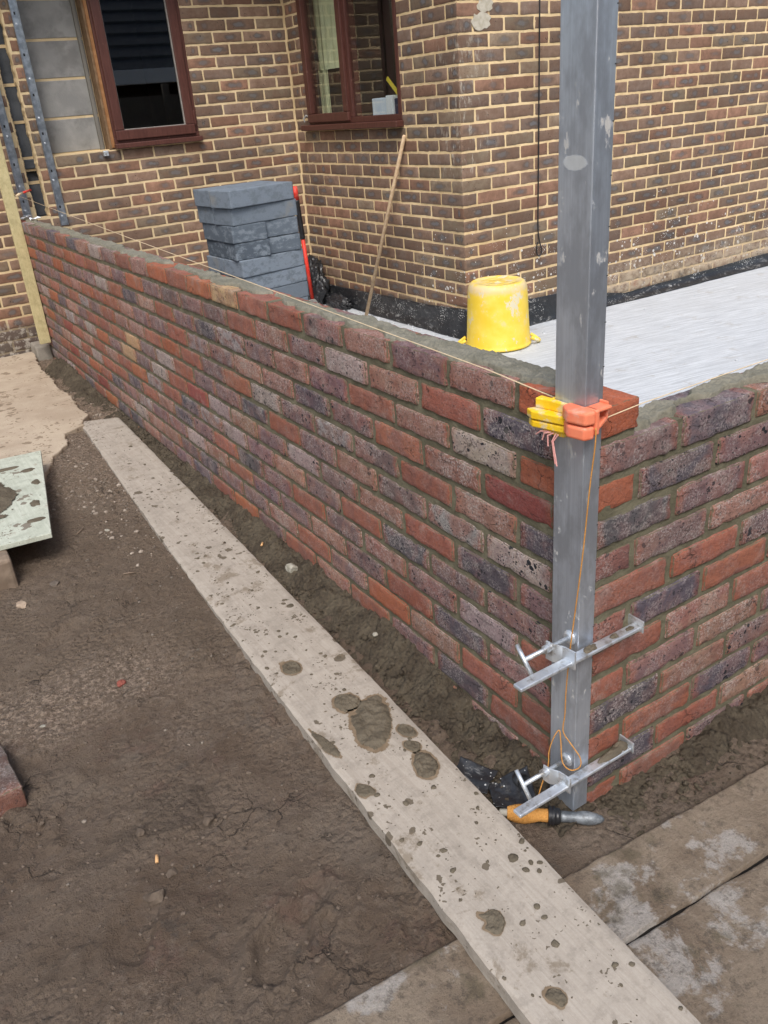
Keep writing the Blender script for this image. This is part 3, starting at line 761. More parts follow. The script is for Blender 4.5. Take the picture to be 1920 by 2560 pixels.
def ring(mb, lo, hi, t, y0, y1, ax):
    """rectangular frame with members of width t between depths y0..y1; ax 0: lies in XZ, ax 1: lies in YZ"""
    (a0, z0), (a1, z1) = lo, hi
    for (p, q, r_, s_) in ((a0, z0, a1, z0+t), (a0, z1-t, a1, z1), (a0, z0+t, a0+t, z1-t), (a1-t, z0+t, a1, z1-t)):
        if ax == 0: mb.box((p, y0, q), (r_, y1, s_))
        else: mb.box((y0, p, q), (y1, r_, s_))
# window in the back wall
fr = MB(); ring(fr, (W1[0], W1[2]+.026), (W1[1], W1[3]), .034, YB - .004, YB + .07, 0)
w1 = fr.build('window', M['frame'], house, bevel=.003)
s = MB(); ring(s, (W1[0]+.014, W1[2]+.044), (W1[1]-.028, W1[3]-.03), .062, YB - .022, YB + .03, 0); s.build('sash', M['frame'], w1, bevel=.005)
s = MB(); ring(s, (W1[0]+.074, W1[2]+.104), (W1[1]-.088, W1[3]-.09), .007, YB - .006, YB + .012, 0); s.build('glazing_seal', M['seal'], w1)
s = MB(); s.box((W1[0]+.078, YB + .004, W1[2]+.108), (W1[1]-.092, YB + .010, W1[3]-.094)); s.build('pane', M['glass'], w1)
s = MB(); s.box((W1[0]-.008, YB - .05, W1[2]-.006), (W1[1]+.008, YB + .05, W1[2]+.026)); s.build('sill', M['frame'], w1, bevel=.005)
s = MB(); s.box((W1[1]-.03, YB - .03, W1[2]+.10), (W1[1]-.018, YB - .004, W1[2]+.19)); s.build('hinge', M['frame'], w1, bevel=.003)
# window in the return wall: opening casement (far half) and fixed light (near half)
fr = MB(); ring(fr, (W2[0], W2[2]+.03), (W2[1], W2[3]), .034, XI - .004, XI + .07, 1)
w2 = fr.build('window', M['frame'], house, bevel=.003)
YM = 4.40
s = MB(); s.box((XI - .006, YM - .028, W2[2]+.064), (XI + .07, YM + .024, W2[3]-.034)); s.build('mullion', M['frame'], w2, bevel=.005)
s = MB(); ring(s, (YM + .008, W2[2]+.042), (W2[1]-.012, W2[3]-.03), .058, XI - .026, XI + .03, 1); s.build('sash', M['frame'], w2, bevel=.006)
s = MB(); s.box((XI + .004, YM + .06, W2[2]+.094), (XI + .010, W2[1]-.064, W2[3]-.08)); s.build('pane', M['glass'], w2)
s = MB(); s.box((XI + .012, W2[0]+.028, W2[2]+.058), (XI + .018, YM - .022, W2[3]-.028)); s.build('pane', M['glass'], w2)
s = MB(); ring(s, (W2[0]+.03, W2[2]+.060), (YM - .024, W2[3]-.03), .007, XI + .002, XI + .011, 1); s.build('glazing_seal', M['frame'], w2)
s = MB(); s.box((XI - .055, W2[0]-.012, W2[2]-.008), (XI + .05, W2[1]+.06, W2[2]+.03)); s.build('sill', M['frame'], w2, bevel=.006)
s = MB(); s.tube([(XI - .03, W2[1]+.03, W2[2]+.05), (XI - .034, W2[1]+.034, W2[2]+.075), (XI - .02, W2[1]+.02, W2[2]+.095), (XI - .004, W2[1]+.01, W2[2]+.085)], .006, 8); s.build('stay', M['steel'], w2)
# rooms behind the panes
def room(x0, y0, z0, x1, y1, z1, open_face):
    mb = MB(); t = .02
    if open_face != 'y0': mb.box((x0, y0 - t, z0), (x1, y0, z1))
    if open_face != 'x0': mb.box((x0 - t, y0, z0), (x0, y1, z1))
    mb.box((x0, y1, z0), (x1, y1 + t, z1)); mb.box((x1, y0, z0), (x1 + t, y1, z1)); mb.box((x0, y0, z1), (x1, y1, z1 + t)); mb.box((x0, y0, z0 - t), (x1, y1, z0))
    return mb
r1 = room(.72, YB + .09, .3, 2.1, 8.3, 2.6, 'y0'); r1.build('room_lining', M['plaster'], house)
r2 = room(XI + .09, YC + .1, .3, 5.6, 5.15, 2.6, 'x0'); r2.build('room_lining', M['plaster'], house)
mb = MB()      # cavity closers round the openings
ring(mb, (W1[0]-.02, W1[2]-.04), (W1[1]+.02, W1[3]+.03), .021, YB + .036, YB + .09, 0); mb.box((W1[0], YB + .04, W1[2]-.04), (W1[1], YB + .16, W1[2]-.002)); mb.build('inner_sill', M['plaster'], house); mb = MB()
ring(mb, (W2[0]-.02, W2[2]-.04), (W2[1]+.02, W2[3]+.03), .021, XI + .036, XI + .09, 1); mb.box((XI + .04, W2[0], W2[2]-.04), (XI + .36, W2[1], W2[2]+.05))
mb.build('inner_sill', M['plaster'], house)
# roof and eaves over the inner corner
rf = MB(); rf.box((-3.3, YB - .42, HTOP + .002), (XI - .30, 9.2, HTOP + .16)); rf.box((XI - .30, YC - .05, HTOP + .002), (7.3, 9.2, HTOP + .16)); roof = rf.build('roof', M['roof'], house)

# things behind the return-wall window
c = MB(); pts = []
for k in range(15):
    pts.append((XI + .155 + .008*math.sin(k*1.9), 4.765 + .315*k/14))
poly = pts + [(x + .004, y) for x, y in pts[::-1]]
c.prism(poly, 1.715, 2.55)
pts = [(XI + .157 + .005*math.sin(k*2.1), 4.955 + .125*k/5) for k in range(6)]
c.prism(pts + [(x + .004, y) for x, y in pts[::-1]], 1.39, 1.716)
o = c.build('curtain', M['curtain']); tag(o, 'pale green curtain hanging behind the left pane of the window nearest the corner', 'curtain')
o = empty('storage_box', (XI + .14, 4.1, 1.385), 'pale blue storage box on the inside sill behind the right hand pane', 'box')
c = MB(); c.box((XI + .10, 4.10, 1.386), (XI + .20, 4.29, 1.50)); c.build('tray', M['box_blue'], o, bevel=.006)
c = MB(); c.box((XI + .085, 4.02, 1.386), (XI + .2, 4.097, 1.51)); c.build('front_panel', M['paper'], o, bevel=.004)
c = MB(); c.box((XI + .10, 3.87, 1.386), (XI + .2, 4.017, 1.49)); c.build('tray', M['navy'], o, bevel=.004)
c = MB(); c.box((XI + .07, 3.84, 1.386), (XI + .078, 3.93, 1.60)); o = c.build('card', M['paper'], bevel=.001); tag(o, 'white card standing upright in the window corner beside the blue box', 'card')
Mx = Matrix.Translation((XI + .13, 4.06, 1.555)) @ Matrix.Rotation(R(38), 4, 'X')
c = MB(); c.box((-.004, -.11, -.012), (.004, .09, .012), Mx); o = c.build('ruler', M['yellow_card']); tag(o, 'yellow ruler sticking up out of the blue box on the sill', 'ruler')

# ================================================================== GROUND, SLABS
def ground_h(X, Y):
    P = np.stack([X, Y, X*0], -1)
    base = .036 + .034*sstep(.2, 1.6, Y) + .014*sstep(2.2, 2.9, Y)*sstep(-.2, -.34, X)
    base = base - .02*sstep(-.02, -.2, Y)*sstep(-.9, -.2, X) - .05*sstep(-.135, -.155, Y + .0775*(X + .1))*sstep(-.80, -.76, X)
    n = .012*fbm(P*2.2, 3, 40) + .010*fbm(P*7, 4, 41) + .0055*fbm(P*26, 4, 42) + .0030*fbm(P*62, 3, 47)
    rid = 1 - np.abs(fbm(P*np.array([9, 9, 1]), 4, 44)); n = n + .012*np.clip(rid - .8, 0, 1)*2*np.clip(fbm(P*1.6, 2, 46) + .25, 0, 1)*2
    # embedded lumps
    w = worley(X*19, Y*19, 3); gate = _hash(np.floor(X*19), np.floor(Y*19), np.floor(X*0), 77)
    n = n + .014*np.sqrt(np.clip(1 - (w/.42)**2, 0, 1))*np.clip(fbm(P*3, 2, 48) + .12, 0, .6)*1.5
    w = worley(X*55, Y*55, 5); n = n + .0055*np.sqrt(np.clip(1 - (w/.46)**2, 0, 1))*np.clip(fbm(P*4, 2, 49) + .25, 0, .8)*1.3
    # boot print and churned hole near the board
    for (cx, cy, rx, ry, a, d) in ((-.70, .10, .10, .05, .6, .020), (-.60, .16, .05, .045, .2, .012), (-.93, .30, .09, .05, 1.0, .010), (-.78, 1.45, .10, .05, .4, .010)):
        ca, sa = math.cos(a), math.sin(a); u = ((X-cx)*ca + (Y-cy)*sa)/rx; v = (-(X-cx)*sa + (Y-cy)*ca)/ry
        q = np.sqrt(u*u + v*v) + .25*fbm(P*30, 3, 51)
        n = n - d*sstep(1., .6, q) + d*.55*np.exp(-((q - 1.12)/.16)**2)
    near = sstep(3.5, 1.5, np.maximum(np.abs(X + .6), np.abs(Y - 2)/1.6))
    return base + n*near
def axis_pts(segs):
    out = []
    for a, b, s in segs: out += list(np.linspace(a, b, max(2, int(round((b-a)/s)) + 1)))[:-1]
    out.append(segs[-1][1]); return np.array(out)
gx = axis_pts([(-400, -40, 60), (-40, -4, 4), (-4, -1.5, .25), (-1.5, .06, .0065), (.06, 1.4, .03), (1.4, 8, .6), (8, 40, 4), (40, 400, 60)])
gy = axis_pts([(-400, -40, 60), (-40, -4, 4), (-4, -.6, .2), (-.6, 1.3, .0058), (1.3, 3.2, .011), (3.2, 5.3, .022), (5.3, 12, .6), (12, 40, 4), (40, 400, 60)])
X, Y = np.meshgrid(gx, gy); Z = ground_h(X, Y)
Z = np.where((X > .11) & (Y > .11), -.05, Z)
g = link('ground', grid_mesh('ground', X, Y, Z), M['mud'], smooth=True); tag(g, 'churned brown mud of the building site', kind='structure')

# raised crumbly soil and mortar droppings along the foot of both legs
def crumbs(P, X, Y, seed):
    c = .012*fbm(P*14, 4, seed) + .010*np.abs(fbm(P*38, 3, seed+4)) 
    for f, a in ((21, .014), (47, .009), (96, .005)):
        w = worley(X*f, Y*f, seed + f); c = c + a*np.sqrt(np.clip(1 - (w/.55)**2, 0, 1))*np.clip(.5 + fbm(P*f*.35, 2, seed+7)*1.3, 0, 1.3)
    return c
nx, ny = 62, 1150
X, Y = np.meshgrid(np.linspace(-.27, .012, nx), np.concatenate([np.linspace(-.03, 1.6, 520, endpoint=False), np.linspace(1.6, 4.75, ny - 520)]))
P = np.stack([X, Y, X*0], -1)
foot = .052 + .045*sstep(.25, .7, Y) - .02*sstep(2., 3.2, Y) + .05*sstep(3.6, 4.7, Y)
wid = .16 + .03*fbm(np.stack([X*0, Y*3, X*0], -1), 2, 61)
u = sstep(0, 1, np.clip(1 + X/wid, 0, 1))
Z = (.022 + .03*sstep(.2, 1.6, Y))*(1-u) + foot*u + crumbs(P, X, Y, 63)*(.35 + .65*sstep(-.24, -.14, X))
s1 = link('soil_bank', grid_mesh('soil_bank', X, Y, Z), M['soil'], smooth=True); tag(s1, 'crumbly dark soil banked along the foot of the long wall', kind='stuff')
X, Y = np.meshgrid(np.linspace(-.05, 2.0, 430), np.linspace(-.165, .012, 42)); P = np.stack([X, Y, X*0], -1)
u = sstep(0, 1, np.clip(1 + (Y + .02)/(.115 + .03*fbm(np.stack([X*4, X*0, X*0], -1), 2, 71)), 0, 1))
Z = .018*(1-u) + (.020 + .02*sstep(.1, .6, X))*u + crumbs(P, X, Y, 73)*(.25 + .75*u) + .012*u
s2 = link('soil_bank', grid_mesh('soil_bank', X, Y, Z), M['soil'], smooth=True); tag(s2, 'crumbly dark soil banked along the foot of the short wall', kind='stuff')

# inside floor slab with a lightly brushed top
X, Y = np.meshgrid(axis_pts([(.104, 7, .05)]), axis_pts([(.104, 5.3, .035)]))
Z = SLAB + .003*fbm(np.stack([X*1.5, Y*1.5, X*0], -1), 3, 81) + .0012*fbm(np.stack([X*2, Y*40, X*0], -1), 2, 82)
fs = link('floor_slab', grid_mesh('floor_slab', X, Y, Z), M['slab'], smooth=True); tag(fs, 'pale brushed concrete floor slab', kind='structure')

# paving flags at the near corner
def flag(name, poly, z0, z1, seed, label):
    import bmesh
    bm = bmesh.new(); n = 260
    xs = [p[0] for p in poly]; ys = [p[1] for p in poly]
    # bilinear patch of the four corners with a worn, uneven surface
    (a, b, c, d) = [np.array(p, float) for p in poly]
    tt_ = np.concatenate([[0, .004, .012, .03], np.linspace(.06, .94, 40), [.97, .988, .996, 1]]); s, t = np.meshgrid(np.linspace(0, 1, 260), tt_)
    q = (1-s)[...,None]*((1-t)[...,None]*a + t[...,None]*d) + s[...,None]*((1-t)[...,None]*b + t[...,None]*c)
    e = np.minimum(np.minimum(s, 1-s)*8, np.minimum(t, 1-t))
    P = np.stack([q[...,0], q[...,1], q[...,0]*0], -1)
    q = q + (.004*np.stack([fbm(P*25, 3, seed), fbm(P*25, 3, seed+1)], -1))*(e[...,None] < .006)
    Z = z1 + .0030*fbm(P*9, 3, seed+2) + .0022*fbm(P*45, 3, seed+3) - .002*sstep(.012, 0, e)
    X, Y = q[...,0], q[...,1]
    # skirt
    def ring_rows(A, lo):
        top = lo
        return np.vstack([top, A, top])
    Xs = np.pad(X, 1, 'edge'); Ys = np.pad(Y, 1, 'edge'); Zs = np.pad(Z, 1, constant_values=z0)
    o = link(name, grid_mesh(name, Xs, Ys, Zs), M['flag'], smooth=False)
    return tag(o, label, 'paving slab', 'paving slabs by the wall corner')
def fl(x): return -.118 - .0775*(x + .1)      # inner edge of the flags along x
def jn(x): return -.2885 - .0775*(x + .1)     # joint between the two rows
flag('paving_slab', [(-.78, jn(-.78)+.004), (1.6, jn(1.6)+.004), (1.6, fl(1.6)), (-.78, fl(-.78))], -.02, .046, 5, 'narrow muddy concrete slab with white patches, nearest to the wall corner')
flag('paving_slab', [(-.80, jn(-.8)-.75), (1.6, jn(1.6)-.75), (1.6, jn(1.6)-.005), (-.80, jn(-.8)-.005)], -.02, .044, 15, 'large plain muddy slab in front of the dark open joint')

jb = MB(); jb.prism([(-.80, jn(-.8)-.012), (1.6, jn(1.6)-.012), (1.6, jn(1.6)+.007), (-.80, jn(-.8)+.007)], -.02, .030)  # soil strip in the joint, the gap's deep shade put into its near-black colour
tag(jb.build('joint_shade_soil', simple('joint_shade_black', (.008,.007,.006), (.016,.013,.011), 60, .9, bump=.8)), 'near-black soil strip standing for the deep shade in the open joint between the slabs', kind='stuff')
# old concrete path at the far left with a broken edge
pth = [(-.085, 5.22), (-.150, 4.72), (-.148, 4.40), (-.165, 4.15), (-.150, 3.86), (-.178, 3.62), (-.150, 3.50), (-.215, 3.43), (-.23, 3.34), (-.335, 3.28), (-.37, 3.10), (-.46, 2.98), (-.50, 2.86), (-.535, 2.78), (-.60, 2.66), (-.75, 2.60), (-1.2, 2.70), (-3.2, 2.9), (-3.2, 5.22)]
fine = []
for i in range(len(pth)):
    a, b = np.array(pth[i]), np.array(pth[(i+1) % len(pth)]); L = np.linalg.norm(b-a); k = max(1, int(L/.025)) if i < 15 else 1
    for j in range(k):
        q = a + (b-a)*j/k
        if i < 15: q = q + .012*np.array([vnoise([q[0]*33, q[1]*33, 1.], 5), vnoise([q[0]*33, q[1]*33, 7.], 6)])
        fine.append((float(q[0]), float(q[1])))
mb = MB(); mb.prism(fine, .02, .108); po = mb.build('path', M['path'], bevel=.006); tag(po, 'old beige concrete path with a broken edge', kind='structure')

# damp plinth kerb piece at the wall end
o = MB().box((-.10, 5.02, .02), (.0, 5.215, .175)).build('concrete_lump', M['end_block'], bevel=.012); tag(o, 'grey concrete lump under the foot of the pale batten', 'concrete lump')

# ================================================================== SCAFFOLD BOARD
ys = np.array([3.36, 2.9, 2.4, 1.9, 1.4, .9, .4, -.1, -.5, -.9])
yl = np.array([3.42, 2.7, 1.93, 1.2, .41, -.1, -.8]); xl = np.array([-.222, -.283, -.328, -.362, -.402, -.427, -.452])
yr = np.array([3.34, 2.68, 1.95, 1.2, .5, -.1, -.44, -.8]); xr = np.array([-.045, -.060, -.098, -.128, -.161, -.190, -.208, -.228])
pl_ = np.polyfit(yl, xl, 2); pr_ = np.polyfit(yr, xr, 2)
ny, nx = 520, 40
t_ = np.linspace(0, 1, ny); s_ = np.linspace(0, 1, nx); S, TT = np.meshgrid(s_, t_)
Yl = 3.43 + (-1.0 - 3.43)*TT; Yr = 3.345 + (-1.0 - 3.345)*TT
Xl, Xr = np.polyval(pl_, Yl), np.polyval(pr_, Yr)
P = np.stack([Yl*0, Yl*22, Yl*0], -1)
Xl = Xl + .0030*fbm(P, 4, 91)*1.2; Xr = Xr + .0022*fbm(P, 4, 92)
X = Xl + (Xr - Xl)*S; Y = Yl + (Yr - Yl)*S
Zb = .085 + .012*sstep(1.5, 3.4, Y)
Z = Zb + .0012*fbm(np.stack([X*25, Y*2, X*0], -1), 3, 93) + .0005*fbm(np.stack([X*160, Y*6, X*0], -1), 2, 94) - .003*sstep(.05, 0, np.minimum(S, 1-S))
Xs = np.pad(X, 1, 'edge'); Ys = np.pad(Y, 1, 'edge'); Zs = np.pad(Z, 1, constant_values=0.); Zs[0, 1:-1] = Z[0] - .034; Zs[-1, 1:-1] = Z[-1] - .034; Zs[1:-1, 0] = Z[:, 0] - .034; Zs[1:-1, -1] = Z[:, -1] - .034
Zs[0, 0] = Zs[1, 0]; Zs[0, -1] = Zs[1, -1]; Zs[-1, 0] = Zs[-2, 0]; Zs[-1, -1] = Zs[-2, -1]
Xs[:, 0] -= .001; Xs[:, -1] += .001
sb = link('scaffold_board', grid_mesh('scaffold_board', Xs, Ys, Zs), M['board'], smooth=True)
tag(sb, 'long pale scaffold board splashed with mortar lying beside the new wall', 'scaffold board')
m_ = sb.modifiers.new('sharp', 'EDGE_SPLIT'); m_.split_angle = R(40)
def board_z(y): return .085 + .012*float(sstep(1.5, 3.4, np.array(y)))

# mortar splats on the board: each a low irregular pat with a damp rim
def splat(c, rx, ry, ang, h, seed, label, lobes=.3):
    o = empty('mortar_splat', (c[0], c[1], board_z(c[1])), label, 'mortar splat', 'mortar splats on the scaffold board')
    z0 = board_z(c[1]); m = max(rx, ry)*1.6; n = 90
    X, Y = np.meshgrid(np.linspace(c[0]-m, c[0]+m, n), np.linspace(c[1]-m, c[1]+m, n)); P = np.stack([X, Y, X*0 + seed], -1)
    ca, sa = math.cos(ang), math.sin(ang); u = (X-c[0])*ca + (Y-c[1])*sa; v = -(X-c[0])*sa + (Y-c[1])*ca
    w_ = 1/max(rx, ry)
    q = np.sqrt((u/rx)**2 + (v/ry)**2) + lobes*1.5*fbm(P*w_*1.1, 2, seed) + .13*fbm(P*60, 3, seed+1) + .05*fbm(P*200, 2, seed+2)
    on = np.abs(X - (np.polyval(pl_, Y) + np.polyval(pr_, Y))/2) < (np.polyval(pr_, Y) - np.polyval(pl_, Y))/2 - .004
    hh = sstep(1., .72, q)
    Z = z0 + .001 + 1.5*h*hh*(.75 + .6*fbm(P*45, 3, seed+3) + .4*fbm(P*120, 3, seed+4))
    link('mortar', grid_mesh('mortar', X, Y, Z, keep=(q < 1.0) & on), M['splat'], o, smooth=True)
    rim = q - .10 - .14*fbm(P*14, 3, seed+6) - .08*((X-c[0]) < 0)
    link('damp_rim', grid_mesh('damp_rim', X, Y, X*0 + z0 + .0014, keep=(rim < 1.0) & on), M['wet_edge'], o)
splat((-.257, .482), .056, .100, -.58, .006, 3, 'largest mortar splat, a broad brown patch across the middle of the board', .38)
splat((-.262, .592), .030, .036, .3, .006, 4, 'small splat touching the far end of the largest splat', .3)
splat((-.197, .407), .019, .026, .2, .005, 5, 'round splat at the right edge, farthest of the three beside the largest splat', .15)
splat((-.217, .352), .017, .025, .3, .005, 6, 'small round splat between the oval one and the farther round one', .2)
splat((-.228, .284), .027, .042, -.35, .006, 7, 'oval splat with a damp brown rim at the right edge of the board', .15)
splat((-.309, .820), .024, .034, .2, .005, 8, 'lone round splat well beyond the largest splat', .15)
splat((-.385, .505), .014, .075, .1, .003, 9, 'thin brown smear along the left edge beside the largest splat', .4)
splat((-.366, -.124), .022, .026, .3, .004, 10, 'ragged splat on the near half of the board', .5)
splat((-.372, -.305), .016, .020, .3, .004, 11, 'dark splat nearest to the viewer at the bottom of the board', .2)
splat((-.385, .300), .018, .026, .5, .003, 12, 'low splat by the left edge, just nearer than the largest splat', .3)

VV = []; FF = []; n0 = 0; rnd = random.Random(5)
for k in range(520):
    y = rnd.uniform(-.9, 3.3) if k % 3 else rnd.gauss(.55, .5)
    if not -.9 < y < 3.3: continue
    a, b = float(np.polyval(pl_, y)) + .008, float(np.polyval(pr_, y)) - .008; x = rnd.uniform(a, b); r = .0014 + .0075*rnd.random()**3.4 + (.004 if k % 70 == 0 else 0)
    el = rnd.uniform(.6, 1.); an = rnd.uniform(0, 3.14); z0 = board_z(y); m = 11; ring_ = []
    for kk, f in ((1., 0.), (.8, .6), (.35, 1.)):
        for i in range(m):
            t = 2*math.pi*i/m; q = r*kk*(1 + .32*float(vnoise([math.cos(t)*1.7 + k, math.sin(t)*1.7, 0.], 3))); u, v = q*math.cos(t), q*el*math.sin(t)
            VV.append((x + u*math.cos(an) - v*math.sin(an), y + u*math.sin(an) + v*math.cos(an), z0 + .0006 + min(.0035, r*.35)*f))
    for w_ in range(2):
        for i in range(m): FF.append((n0 + w_*m + i, n0 + w_*m + (i+1) % m, n0 + (w_+1)*m + (i+1) % m, n0 + (w_+1)*m + i))
    FF.append(tuple(n0 + 2*m + i for i in range(m))); n0 += 3*m
me = bpy.data.meshes.new('mortar_droplets'); me.from_pydata(VV, [], FF); me.update()
tag(link('mortar_droplets', me, M['splat'], smooth=True), 'fine mortar droplets spattered over the scaffold board', kind='stuff')

# ================================================================== CORNER PROFILE POST AND CLAMPS
PX0, PX1, PY0, PY1 = -.0385, .0035, -.0035, .071
post = empty('metal_post', (-.018, .03, .058), 'tall grey aluminium box post clamped upright at the wall corner', 'post')
def box_tube(x0, y0, x1, y1, z0, z1, t, name, mat, parent):
    mb = MB(); r_ = .0025
    def rr(a, b, c, d, r):
        out = []
        for cx, cy, s in ((c-r, d-r, 0), (a+r, d-r, 1), (a+r, b+r, 2), (c-r, b+r, 3)):
            for k in range(4):
                an = math.pi/2*s + math.pi/2*k/3; out.append((cx + r*math.cos(an), cy + r*math.sin(an)))
        return out
    O = rr(x0, y0, x1, y1, r_); I = rr(x0+t, y0+t, x1-t, y1-t, .001); n = len(O)
    V = [(x, y, z) for z in (z0, z1) for x, y in O] + [(x, y, z) for z in (z0, z1) for x, y in I]; F = []
    for k in range(n):
        j = (k+1) % n
        F += [(k, j, n+j, n+k), (2*n+j, 2*n+k, 3*n+k, 3*n+j), (n+k, n+j, 3*n+j, 3*n+k), (j, k, 2*n+k, 2*n+j)]
    return mb.add(V, F).build(name, mat, parent)
box_tube(PX0, PY0, PX1, PY1, .058, 2.6, .003, 'box_section', M['alu'], post)
# pencilled gauge marks on the right hand edge
for k in range(26): MB().box((PX1-.004, PY0-.0004, .15 + .075*k), (PX1-.0005, PY0+.0004, .1515 + .075*k)).build('gauge_mark', M['blackplastic'], post)
def clamp(loc, label):
    o = empty('profile_clamp', loc, label, 'clamp', 'clamps holding the corner post')
    X0, Y0, Z0 = loc
    b = MB(); b.box((X0 - .166, Y0 - .013, Z0 - .004), (X0 + .152, Y0 + .010, Z0 + .004)); b.build('bar', M['galv'], o, bevel=.0025)
    b = MB(); b.box((X0 + .1525, Y0 - .016, Z0 - .010), (X0 + .1565, Y0 + .034, Z0 + .017)); b.build('hook', M['galv'], o, bevel=.001)
    # sliding jaw: a bent plate threaded over the bar
    pts = [(Y0 - .018, X0 - .036), (Y0 + .012, X0 - .040), (Y0 + .030, X0 - .050), (Y0 + .046, X0 - .052)]
    poly = [(x, y) for y, x in pts] + [(x + .0035, y) for y, x in pts[::-1]]
    b = MB(); b.prism(poly, Z0 - .012, Z0 + .030); b.build('jaw', M['galv'], o, bevel=.001)
    ys_ = Y0 + .036; zs = Z0 + .019
    b = MB(); b.tube([(X0 - .115, ys_, zs), (PX0 - .006, ys_, zs)], .0048, 14); b.build('screw', M['galv'], o, smooth=True)
    b = MB(); b.tube([(X0 - .064, ys_, zs), (X0 - .048, ys_, zs)], .0085, 14); b.build('nut', M['galv'], o)
    b = MB(); b.tube([(PX0 - .0075, ys_, zs), (PX0 - .004, ys_, zs), (PX0 - .0004, ys_, zs)], [.010, .015, .0155], 20); b.build('pad', M['galv'], o)
    b = MB(); b.tube([(X0 - .115, ys_ - .022, zs - .024), (X0 - .115, ys_ + .022, zs + .024)], .0045, 12); b.build('handle', M['galv'], o, smooth=True)
    return o
clamp((-.042, -.0175, .487), 'upper of two galvanised screw clamps, halfway up the aluminium post')
clamp((-.046, -.0175, .172), 'lower of two galvanised screw clamps, mortar heaped on its bar at the post foot')
def crumb_heap(cs, seed, label, z):
    V = []; F = []
    mb = MB(); rnd = random.Random(seed)
    for (x, y, sx, sy, h) in cs:
        n = 20; ring_ = []
        Vv = []; Ff = []
        for k, f in ((1, 0), (.85, .6), (.5, 1.), (.1, 1.05)):
            for i in range(n):
                a = 2*math.pi*i/n; r = k*(1 + .3*float(vnoise([math.cos(a)*2 + x*90, math.sin(a)*2, 0.], seed)))
                px, py = x + sx*r*math.cos(a), y + sy*r*math.sin(a)
                Vv.append((px, py, z + h*f*(1 + .6*float(fbm(np.array([px*160, py*160, 0.]), 2, seed)))))
        for q in range(3):
            for i in range(n): Ff.append((q*n+i, q*n+(i+1) % n, (q+1)*n+(i+1) % n, (q+1)*n+i))
        Ff.append(tuple(3*n+i for i in range(n))); mb.add(Vv, Ff)
    o = mb.build('mortar_dropping', M['splat'], smooth=True)
    return tag(o, label, 'mortar dropping', 'mortar on the clamps')
crumb_heap([(-.022, -.0185, .020, .009, .005)], 1, 'mortar dropping on the upper clamp bar in front of the post', .4912)
crumb_heap([(.045, -.019, .010, .007, .004)], 2, 'small mortar dropping halfway along the upper clamp bar', .4912)
crumb_heap([(.088, -.019, .011, .006, .004)], 3, 'small mortar dropping near the hooked end of the upper clamp bar', .4912)
crumb_heap([(.060, -.018, .045, .010, .009), (.088, -.013, .02, .012, .010)], 4, 'long heap of mortar on the far end of the lower clamp bar', .1762)

# line blocks and lines
yb = empty('line_block', (-.035, .09, .95), 'yellow plastic line block with grey cement on it, hooked on the left of the post', 'line block', 'line blocks on the corner post')
zb = .937
b = MB(); b.prism([(-.039, .020), (-.058, .028), (-.074, .090), (-.068, .106), (-.048, .109), (-.039, .078), (-.010, .078), (-.010, .0725), (-.039, .0725)], zb, zb + .013); b.build('lower_jaw', M['yellow'], yb, bevel=.004, seg=3)
b = MB(); b.prism([(-.039, .020), (-.060, .026), (-.076, .090), (-.070, .109), (-.046, .098), (-.039, .078), (-.010, .078), (-.010, .0725), (-.039, .0725)], zb + .0155, zb + .031); b.build('upper_jaw', M['yellow'], yb, bevel=.005, seg=3)
b = MB(); b.prism([(-.0395, .024), (-.047, .026), (-.052, .070), (-.060, .098), (-.042, .101), (-.0395, .078), (-.018, .078), (-.018, .0725), (-.0395, .0725)], zb + .031, zb + .050); b.build('raised_lip', M['yellow'], yb, bevel=.004, seg=3)
b = MB(); b.prism([(-.040, .03), (-.052, .033), (-.060, .08), (-.042, .085)], zb - .012, zb - .0005); b.build('lower_lip', M['yellow'], yb, bevel=.004, seg=3)
ob = empty('line_block', (-.03, -.02, .95), 'coral orange plastic line block on the front corner of the post', 'line block', 'line blocks on the corner post')
zo = .940
b = MB(); b.prism([(-.0395, -.004), (-.045, -.034), (-.066, -.030), (-.072, .006), (-.058, .028), (-.040, .028)], zo, zo + .024); b.build('lower_jaw', M['orange'], ob, bevel=.005, seg=3)
b = MB(); b.prism([(-.0395, -.004), (-.045, -.036), (-.066, -.032), (-.074, .006), (-.060, .030), (-.040, .030)], zo + .027, zo + .051); b.build('upper_jaw', M['orange'], ob, bevel=.005, seg=3)
b = MB()
Vw = [(-.042, -.0045, zo+.004), (-.042, -.030, zo+.004), (-.0035, -.0045, zo+.022), (-.0035, -.022, zo+.022), (-.042, -.0045, zo+.012), (-.042, -.030, zo+.012), (-.0035, -.0045, zo+.030), (-.0035, -.022, zo+.030)]
b.add(Vw, [(0,2,3,1),(4,5,7,6),(0,1,5,4),(2,6,7,3),(1,3,7,5),(0,4,6,2)]); b.build('lower_wing', M['orange'], ob, bevel=.002)
b = MB(); b.box((-.042, -.032, zo+.044), (-.0035, -.0045, zo+.051)); b.build('upper_wing', M['orange'], ob, bevel=.003)
b = MB(); b.box((-.044, -.034, zo+.006), (-.034, -.0045, zo+.051)); b.build('web', M['orange'], ob, bevel=.003); 
b = MB(); b.box((-.008, -.024, zo+.024), (-.0035, -.0045, zo+.056)); b.build('web', M['orange'], ob, bevel=.002)

